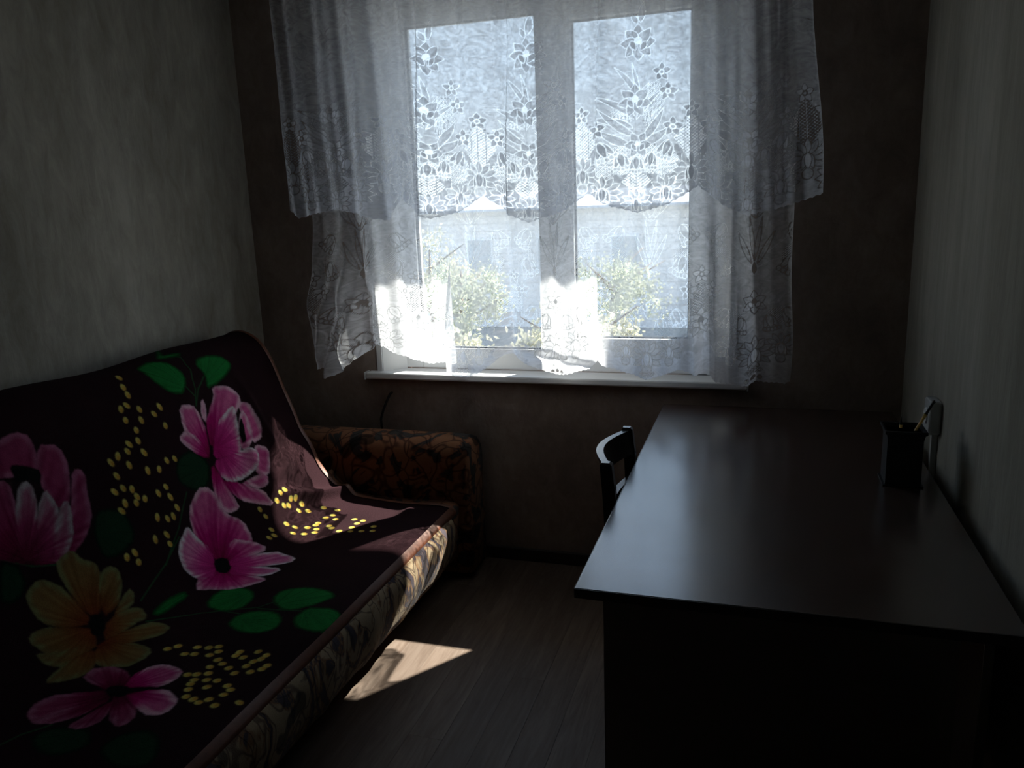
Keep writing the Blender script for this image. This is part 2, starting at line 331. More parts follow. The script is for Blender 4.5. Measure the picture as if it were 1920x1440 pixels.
# ------------------------------------------------------------------ lace drawing
class Lace:
    def __init__(s, P, h0, h1, res=.0010, base=.34):
        s.P = P; s.h0 = h0; s.res = res
        s.nx = int(P/res); s.nv = int((h1-h0)/res)
        s.X, s.V = np.meshgrid((np.arange(s.nx)+.5)/s.nx*P-P/2, h0+(np.arange(s.nv)+.5)*res, indexing='ij')
        s.A = np.full(s.X.shape, base)
    def win(s, cx, cy, r):
        i0 = max(0, int((cx-r+s.P/2)/s.res)); i1 = min(s.nx, int((cx+r+s.P/2)/s.res)+1)
        j0 = max(0, int((cy-r-s.h0)/s.res)); j1 = min(s.nv, int((cy+r-s.h0)/s.res)+1)
        return (slice(i0, max(i1, i0)), slice(j0, max(j1, j0)))
    def put(s, w, m, v): s.A[w] = s.A[w]*(1-m)+v*m
    def wraps(s, cx, r):
        yield cx
        if cx-r < -s.P/2: yield cx+s.P
        if cx+r > s.P/2: yield cx-s.P
    def shape(s, w, sd, fill, out=.05, ow=.0021, grad=None):
        if s.A[w].size == 0: return
        m = np.clip(.5-sd/.0012, 0, 1)
        f = fill if grad is None else np.clip(fill+grad, 0, 1)
        s.put(w, m, f)
        if out is not None: s.put(w, np.clip(1.2-np.abs(sd)/ow, 0, 1), out)
    def petal(s, cx, cy, ang, Ln, W, fill=.8, out=.05, ow=.0021, bend=0, p=.85):
        a = math.radians(ang)
        for x0 in s.wraps(cx, Ln):
            w = s.win(x0, cy, Ln*1.1+.004)
            if s.A[w].size == 0: continue
            X = s.X[w]-x0; V = s.V[w]-cy
            u = (X*math.cos(a)+V*math.sin(a))/Ln; d = -X*math.sin(a)+V*math.cos(a) - bend*Ln*u*u
            uc = np.clip(u, 0, 1); sd = np.abs(d)-W*np.sin(np.pi*uc**p)
            sd = np.where((u < 0) | (u > 1), np.maximum(sd, .004), sd)
            g = .10*np.sin(u*40+d*300)*0-.22*(np.abs(d) < .0009)
            s.shape(w, sd, fill, out, ow, g)
    def flower(s, cx, cy, r, n=7, fill=.78, rot=90, cup=True):
        for k in range(n): s.petal(cx, cy, rot+k*360/n, r, r*.30, fill)
        if cup:
            s.petal(cx-r*.42, cy+r*.1, -60, r*.62, r*.16, .92); s.petal(cx+r*.42, cy+r*.1, -120, r*.62, r*.16, .92)
            s.disc(cx, cy+.1*r, r*.20, .1)
        else: s.disc(cx, cy, r*.30, .05); s.disc(cx, cy, r*.16, .7)
    def disc(s, cx, cy, r, fill, out=None):
        for x0 in s.wraps(cx, r):
            w = s.win(x0, cy, r+.004)
            if s.A[w].size: s.shape(w, np.hypot(s.X[w]-x0, s.V[w]-cy)-r, fill, out)
    def net(s, cx, cy, rx, ry, cell=.0085, leaf=False):
        for x0 in s.wraps(cx, rx):
            w = s.win(x0, cy, max(rx, ry)+.004)
            if s.A[w].size == 0: continue
            X = (s.X[w]-x0)/rx; V = (s.V[w]-cy)/ry
            sd = (np.hypot(X, V)-1)*min(rx, ry) if not leaf else (np.abs(X)+np.abs(V)*.9-1)*min(rx, ry)*.8
            gx = s.X[w]; gv = s.V[w]
            a = np.abs(((gx+gv)/cell) % 1-.5); b = np.abs(((gx-gv)/cell) % 1-.5)
            line = (np.minimum(a, b) < .13)
            if leaf:
                a = np.abs(((gv-np.abs(gx-x0)*.8+.002*np.sin(gx*800))/.0115) % 1-.5); line = (a < .16) | (np.abs(gx-x0) < .0012) | (np.abs(np.abs(gx-x0)-rx*.42) < .0010)
            val = np.where(line, .85, .02); m = np.clip(.5-sd/.0015, 0, 1); s.put(w, m, val)
    def bell(s, cx, cy, ang, h, fill=.85):
        """drooping tulip hung from (cx, cy); ang is where it hangs to (-90 is down)"""
        for da, ln, wd in ((-26, 1.0, .17), (26, 1.0, .17), (0, .92, .20)):
            s.petal(cx, cy, ang+da, h*ln, h*wd, fill, p=.7)
        a = math.radians(ang); bx, by = cx+h*.95*math.cos(a), cy+h*.95*math.sin(a)
        for k in (-2, -1, 0, 1, 2): s.disc(bx-math.sin(a)*k*h*.20, by+math.cos(a)*k*h*.20+abs(k)*h*.04, h*.12, .55, .08)
    def lotus(s, cx, cy, r, fill=.75, up=90):
        for k in range(9):
            a = up+(k-4)*31; s.petal(cx+.22*r*math.cos(math.radians(a)), cy+.22*r*math.sin(math.radians(a)), a, r*.82, r*.19, fill)
        for da in (-20, 20, 0): s.petal(cx, cy+r*.25, up+180+da, r*.95, r*.2, .9, p=.7)
        s.disc(cx, cy-r*.85, r*.30, .62, .08)
    def line(s, pts, wd=.0013, v=.72):
        P = [np.array(p) for p in pts]
        for a, b in zip(P[:-1], P[1:]):
            c = (a+b)/2; r = np.linalg.norm(b-a)/2+wd*2
            for x0 in s.wraps(c[0], r):
                w = s.win(x0, c[1], r+.002)
                if s.A[w].size == 0: continue
                ax, ay = a[0]+x0-c[0], a[1]; d = b-a; q = max(d@d, 1e-9)
                t = np.clip(((s.X[w]-ax)*d[0]+(s.V[w]-ay)*d[1])/q, 0, 1)
                sd = np.hypot(s.X[w]-ax-t*d[0], s.V[w]-ay-t*d[1])-wd
                s.put(w, np.clip(.5-sd/.001, 0, 1), v)
    def band(s, hfun, v, soft=.01):
        m = np.clip((hfun(s.X)-s.V)/soft, 0, 1); s.A = s.A*(1-m)+v*m
    def sample(s, phase, h):
        i = ((phase % 1.0)*s.nx); i0 = np.floor(i).astype(int) % s.nx; i1 = (i0+1) % s.nx; fi = i-np.floor(i)
        j = np.clip((h-s.h0)/s.res, 0, s.nv-1.001); j0 = j.astype(int); fj = j-j0
        A = s.A; return (A[i0, j0]*(1-fi)+A[i1, j0]*fi)*(1-fj)+(A[i0, j0+1]*(1-fi)+A[i1, j0+1]*fi)*fj
PX = .00204
# tile of the short curtain; x=0 is the lowest point of a scallop, v is height over it
T1 = Lace(.40, -.02, .86, base=.53)
T1.band(lambda x: .235+.055*(1-np.cos(2*np.pi*x/.40))/2, .76, .02)
for x0 in (-.105, .105, 0, -.055, .055): T1.net(x0, .205 if abs(x0) > .08 else .215, .052, .055, .0075)
T1.net(.070, .44, .040, .055, .007); T1.net(.055, .37, .035, .04, .0065); T1.net(-.050, .385, .040, .050, .0065)
T1.net(.2, .290, .062, .085, leaf=True); T1.net(0, .135, .055, .050, leaf=True)
for k in range(-4, 5):
    T1.disc(.017*k, .268, .0042, .9)
for a in range(6):
    for sgn in (-1, 1): T1.disc(.2+sgn*(.012+.011*a), .375-.012*a, .0040, .9)
# leaves of the bouquet
for x0, y0, a, ln, wd, bd in ((0, .45, 112, .125, .010, .25), (0, .36, 130, .16, .013, .35), (-.01, .33, 150, .14, .015, .3), (.0, .30, 155, .16, .014, -.25), (.01, .28, 38, .15, .015, .25),
                              (.0, .36, 62, .15, .009, -.3), (0, .40, 75, .10, .012, -.2), (.02, .27, 18, .12, .016, .2), (-.02, .27, 165, .12, .016, -.2), (0.01, .43, 95, .14, .008, .1)):
    T1.petal(x0, y0, a, ln, wd, .70, bend=bd)
T1.petal(.014, .705, 80, .075, .013, .72); T1.petal(.005, .700, 118, .042, .010, .72)
T1.line([(.01, .70), (.012, .63), (0, .50), (-.005, .40), (0, .28)])
T1.flower(.008, .635, .066, 8); T1.flower(-.004, .430, .062, 7); T1.flower(.006, .268, .052, 6, rot=60)
T1.flower(.095, .525, .036, 5, cup=False, fill=.85); T1.flower(.118, .455, .036, 5, cup=False, fill=.85)
T1.flower(.2, .395, .035, 5, cup=False, fill=.88)
T1.flower(.135, .330, .038, 5, cup=False, fill=.88); T1.flower(-.135, .330, .038, 5, cup=False, fill=.88)
for x0, y0, a, h in ((-.125, .280, -65, .072), (.125, .280, -115, .072), (-.058, .240, -80, .062), (.058, .240, -100, .062), (0, .225, -90, .060)):
    T1.bell(x0, y0, a, h)
T1.lotus(.2, .175, .066); T1.lotus(.112, .098, .062); T1.lotus(-.112, .098, .062); T1.lotus(0, .052, .056)
T1.A = T1.A+.03*np.sin(T1.V*700)
# tile of the long curtain
T2 = Lace(.40, -.02, .80, base=.56)
T2.band(lambda x: .135+0*x, .80, .03)
T2.net(.2, .30, .045, .075, .0095); T2.net(0.09, .255, .05, .03, .008); T2.net(-.09, .255, .05, .03, .008); T2.net(.125, .46, .035, .055, .008); T2.net(-.125, .46, .035, .055, .008)
for sgn in (-1, 1):
    T2.petal(0, .62, 90+sgn*62, .15, .014, .6, bend=-.5*sgn); T2.petal(.0, .60, 90+sgn*38, .14, .010, .6, bend=-.4*sgn)
    T2.bell(sgn*.115, .585, -90+sgn*35, .075, .62); T2.bell(sgn*.135, .475, -90-sgn*20, .075, .66)
    T2.line([(0, .42), (sgn*.04, .48), (sgn*.10, .53), (sgn*.12, .58)]); T2.line([(0, .42), (sgn*.02, .52), (sgn*.045, .62)]); T2.line([(0, .42), (sgn*.05, .45), (sgn*.13, .475)])
    T2.petal(sgn*.01, .44, 90-sgn*25, .13, .009, .6); T2.petal(0, .45, 90-sgn*8, .16, .007, .55)
    T2.bell(sgn*.10, .285, -90+sgn*28, .066, .7); T2.bell(sgn*.045, .255, -90+sgn*12, .058, .66)
    T2.flower(sgn*.155, .350, .036, 5, cup=False, fill=.72)
    T2.lotus(sgn*.085, .140, .052, .6)
    # scrolls beside the arch
    for k, (cx, cy, r) in enumerate(((.165, .175, .030), (.165, .115, .026), (.180, .06, .022))):
        T2.line([(sgn*(cx-r*math.cos(t)*(1-.08*t)), cy+r*math.sin(t)*(1-.08*t)) for t in np.linspace(-.6, 3.9, 14)], .0042, .82)
T2.flower(.2, .235, .050, 7, fill=.72); T2.flower(.2, .405, .034, 5, cup=False, fill=.75)
for k in range(-5, 6): T2.disc(.016*k, .292+.0006*k*k, .0036, .8)
T2.petal(0, .40, 90, .05, .011, .15, .75); T2.lotus(0, .115, .062, .6)
T2.flower(0, .300, .045, 6, fill=.6)
for r in (.055, .040, .024): T2.line([(r*math.sin(t), .045-r*.72*math.cos(t)) for t in np.linspace(-1.9, 1.9, 22)], .0032, .85)
for cx in (-.022, .022, 0): T2.disc(cx, .022+.004*(cx == 0), .0085, .02)
T2.net(0, .052, .03, .014, .007)

# ------------------------------------------------------------------ curtains
ss = lambda a, b, x: (lambda t: t*t*(3-2*t))(np.clip((x-a)/(b-a), 0, 1))
def gz(a, m, w): return np.exp(-((a-m)/w)**2)
# short curtain
hx = [-1.90, -1.82, -1.74, -1.637, -1.53, -1.425, -1.361, -1.29, -1.218, -1.12, -1.010, -.92, -.827, -.71, -.609, -.52, -.433, -.32, -.217, -.13, -.051, .04, .115, .20]
hz = [1.545, 1.50, 1.515, 1.526, 1.505, 1.477, 1.564, 1.50, 1.480, 1.50, 1.554, 1.49, 1.452, 1.49, 1.548, 1.50, 1.474, 1.50, 1.559, 1.49, 1.452, 1.47, 1.492, 1.52]
val = [-2.03, -1.637, -1.425-.0, -1.218, -.827, -.433, -.051, .33]
ph_x = [-2.03, -1.637, -1.218, -.827, -.433, -.051, .33]; ph_v = [-1, 0, 1, 2, 3, 4, 5]
NU, NV = 820, 330
U = np.linspace(0, 1, NU)[:, None]; rows = np.concatenate([np.linspace(0, .80, 300), np.linspace(.80, 1, 31)[1:]]); NVr = len(rows); V = rows[None, :]
XB = -1.875+U*(.19+1.875)
hem = np.interp(XB, hx, hz) + .004*np.abs(np.sin(XB*2*np.pi/.045))
ztop = 2.505
Z = hem+(ztop-hem)*V
fl_ = 1-ss(1.5, 2.5, Z)
X = XB + .035*ss(-.05, .19, XB)*(1-ss(1.5, 1.75, Z))*.1 - .055*ss(-.05, .19, XB)*ss(1.6, 2.2, Z)+ 0*V
Y = 2.870 + .016*np.sin(XB*2*np.pi/.235+.6+.5*Z) + .010*np.sin(XB*2*np.pi/.118+1.7*Z) + .005*np.sin(XB*2*np.pi/.061+3*Z)
for c, wd, am in ((-1.255, .009, .062), (-.905, .007, .05), (-.565, .009, .06), (-1.52, .02, .04), (-.235, .02, .02), (-1.70, .03, .03), (.06, .015, .03)):
    Y = Y - am*(ss(c-wd, c+wd, XB+.01*np.sin(Z*5))-ss(c+.02, c+.14, XB))*(.55+.45*fl_)
Y = Y + .004*np.sin(XB*90+Z*12)*fl_
ph = np.interp(XB, ph_x, ph_v)+.5+0*V
hoff = np.interp(XB, ph_x, [1.50, 1.51, 1.478, 1.452, 1.466, 1.452, 1.50])
A = T1.sample(ph, (Z-hoff)*1.10)
kb = ss(.36, .46, Z-hoff+.0*XB)*np.clip(1-ss(-1.42, -1.34, XB)+ss(-.22, -.12, XB), 0, 1); A = A*(1-kb)+.50*kb
edge = np.clip(1-(Z-hem)/.006, 0, 1); A = A*(1-edge)+.85*edge
side = np.clip(1-np.minimum(XB-XB.min(), XB.max()-XB)/.008, 0, 1); A = A*(1-side)+.8*side
X = X*.982; Z = 1.5+(Z-1.5)*np.where(Z < 1.5, .982, 1.0)
sc = grid_mesh('short_curtain', X, Y, Z, A); short = link('short_curtain', sc, M_lace)
tag(short, 'upper short white lace curtain with scalloped hem, hanging in front of the longer one', 'curtain')
# long curtain
lx = [-1.83, -1.80, -1.755, -1.745, -1.70, -1.62, -1.566, -1.52, -1.45, -1.38, -1.30, -1.235, -1.20, -1.165, -1.10, -1.045, -.99, -.955, -.93, -.86, -.766, -.70, -.63, -.575, -.55, -.50, -.45, -.390, -.33, -.28, -.235, -.20, -.16, -.10, -.03, .04, .09, .12]
lz = [.880, .868, .880, .840, .850, .900, .960, .955, .915, .900, .885, .890, .900, .878, .862, .880, .915, .945, .910, .880, .848, .860, .880, .935, .915, .900, .884, .868, .884, .905, .900, .872, .858, .850, .846, .842, .842, .86]
NU2 = 780
U = np.linspace(0, 1, NU2)[:, None]; rows = np.concatenate([np.linspace(0, .46, 290), np.linspace(.46, 1, 61)[1:]]); V = rows[None, :]
XB = -1.81+U*(.108+1.81)
hem = np.interp(XB, lx, lz) + .0035*np.abs(np.sin(XB*2*np.pi/.036))
Z = hem+(ztop-hem)*V
dn = 1-ss(.95, 1.50, Z)
fw = np.zeros_like(Z)
for a, b, am in ((-1.90, -1.60, .115), (-1.185, -.960, .170), (-.585, -.215, .120), (-.165, -.03, .085)):
    fw = fw + am*(ss(a-.012, a+.012, XB+.006*np.sin(Z*6))-ss(b-.014, b+.014, XB+.008*np.sin(Z*5+1)))
Y = 3.005 - fw*dn + .010*np.sin(XB*2*np.pi/.16+1.2*Z) + .006*np.sin(XB*2*np.pi/.083+2.4*Z+1)
crump = (1-ss(-1.62, -1.50, XB))*dn
Y = Y - crump*(.030*np.sin(XB*52+Z*5)+.018*np.sin(XB*95-Z*19)+.010*np.sin(Z*31+XB*40))
cr2 = gz(XB, -.77, .20)*(1-ss(.90, 1.15, Z)); tr = (Z-(.955-(XB+.93)*.22)); Y = Y - cr2*.030*gz(tr, 0, .016)
Y = np.minimum(Y, 3.028)
X = XB - .035*(1-ss(-1.8, -1.5, XB))*dn*0 + .012*np.sin(Z*7+1)*ss(-.2, .1, XB)*dn + .010*np.sin(Z*9)*(1-ss(-1.81, -1.6, XB))*dn
ph2x = [-2.0, -1.60, -1.10, -.766, -.390, -.02, .40]; ph2v = [0, 1, 2, 3, 4, 5, 6]
ph = np.interp(XB, ph2x, ph2v)+.5+0*V
A = T2.sample(ph, Z-.842)
edge = np.clip(1-(Z-hem)/.006, 0, 1); A = A*(1-edge)+.8*edge
side = np.clip(1-np.minimum(XB-XB.min(), XB.max()-XB)/.008, 0, 1); A = A*(1-side)+.8*side
sc = grid_mesh('long_curtain', X, Y, Z, A); longc = link('long_curtain', sc, M_lace2)
tag(longc, 'lower longer sheer white curtain with tulip lace, its hem reaching the windowsill', 'curtain')
rail = tag(boxes('curtain_rail', M_white, [(-1.98, .30, 2.84, 3.03, 2.506, 2.53)], bev=.004), 'white curtain rail over the window holding both lace curtains', 'curtain rail')
for xx in (-1.9, .2, -.83):
    bm = bmesh.new(); box(bm, xx-.01, xx+.01, 2.96, D, 2.532, 2.545); obj('bracket', bm, M_white, rail)

# ------------------------------------------------------------------ blanket with its printed flowers
# ---- blanket profile (x,z) from behind the backrest top down over the seat to its front edge
PROF = [(-2.125,0.90),(-2.12,0.99),(-2.085,1.040),(-2.03,1.050),(-1.965,1.020),(-1.915,0.955),(-1.865,0.84),(-1.81,0.70),
        (-1.745,0.545),(-1.69,0.445),(-1.63,0.390),(-1.55,0.370),(-1.45,0.366),(-1.32,0.366),(-1.22,0.370),(-1.165,0.366),(-1.137,0.352),(-1.128,0.334)]
def catmull(P, n=24):
    P = np.array(P, float); out = []
    Q = np.vstack([2*P[0]-P[1], P, 2*P[-1]-P[-2]])
    for i in range(1, len(Q)-2):
        p0,p1,p2,p3 = Q[i-1],Q[i],Q[i+1],Q[i+2]
        for k in range(n):
            t = k/n
            out.append(.5*((2*p1)+(-p0+p2)*t+(2*p0-5*p1+4*p2-p3)*t*t+(-p0+3*p1-3*p2+p3)*t**3))
    out.append(P[-1]); return np.array(out)
def arc(C):
    return np.concatenate([[0], np.cumsum(np.linalg.norm(np.diff(C, axis=0), axis=1))])
CB = catmull(PROF); TB = arc(CB); TL = TB[-1]
NB = np.gradient(CB, TB, axis=0); NB = np.stack([-NB[:,1], NB[:,0]], 1)*-1.0
NB = np.stack([-np.gradient(CB[:,1],TB), np.gradient(CB[:,0],TB)],1)
S0, S1 = 0.55, 2.745
def gs(a, m, w): return np.exp(-((a-m)/w)**2)
def blanket_surf(U, T):
    """U 0..1 along the sofa, T metres down the profile -> points and the lengthwise coordinate S"""
    x = np.interp(T, TB, CB[:,0]); z = np.interp(T, TB, CB[:,1])
    nx = np.interp(T, TB, NB[:,0]); nz = np.interp(T, TB, NB[:,1])
    r = 0.13; tt = np.clip((T-0.10)/r, 0, 1)
    send = S1 - r*0.8*(1-np.sqrt(np.clip(1-(1-tt)**2, 0, 1)))
    S = S0 + (send-S0)*U
    # soft waves, and the rumples where back meets seat near the window end
    h = 0.006*np.sin(S*5.3+T*3)*np.sin(T*4.2+1) + 0.004*np.sin(S*11+T*9)
    e = np.clip((S-2.1)/0.5, 0, 1)
    jt = 0.86
    a = np.radians(24)
    da = (T-1.0)*np.cos(a)+(S-2.50)*np.sin(a); db = -(T-1.0)*np.sin(a)+(S-2.50)*np.cos(a)
    h = h + 0.034*gs(T-(0.955+0.10*(S-2.6)/0.2), 0, 0.030)*np.clip((S-2.38)/0.18,0,1)
    h = h + 0.020*gs(T-(0.80-0.25*(S-2.5)), 0, 0.03)*gs(S, 2.50, 0.13)
    h = h + 0.016*gs(S, 2.52+0.10*(T-0.6), 0.022)*gs(T, 0.62, 0.17)
    h = h + 0.012*gs(S, 2.40-0.08*(T-0.6), 0.026)*gs(T, 0.68, 0.15)
    h = h + e*0.004*np.sin(T*34+S*14)*gs(T, 0.8, 0.22)
    h = h + 0.018*gs(T, TL-0.17, 0.03)*gs(S, 2.64, 0.05)
    h = h*np.clip((TL-T)/0.05, 0, 1)
    return x+nx*h, S, z+nz*h

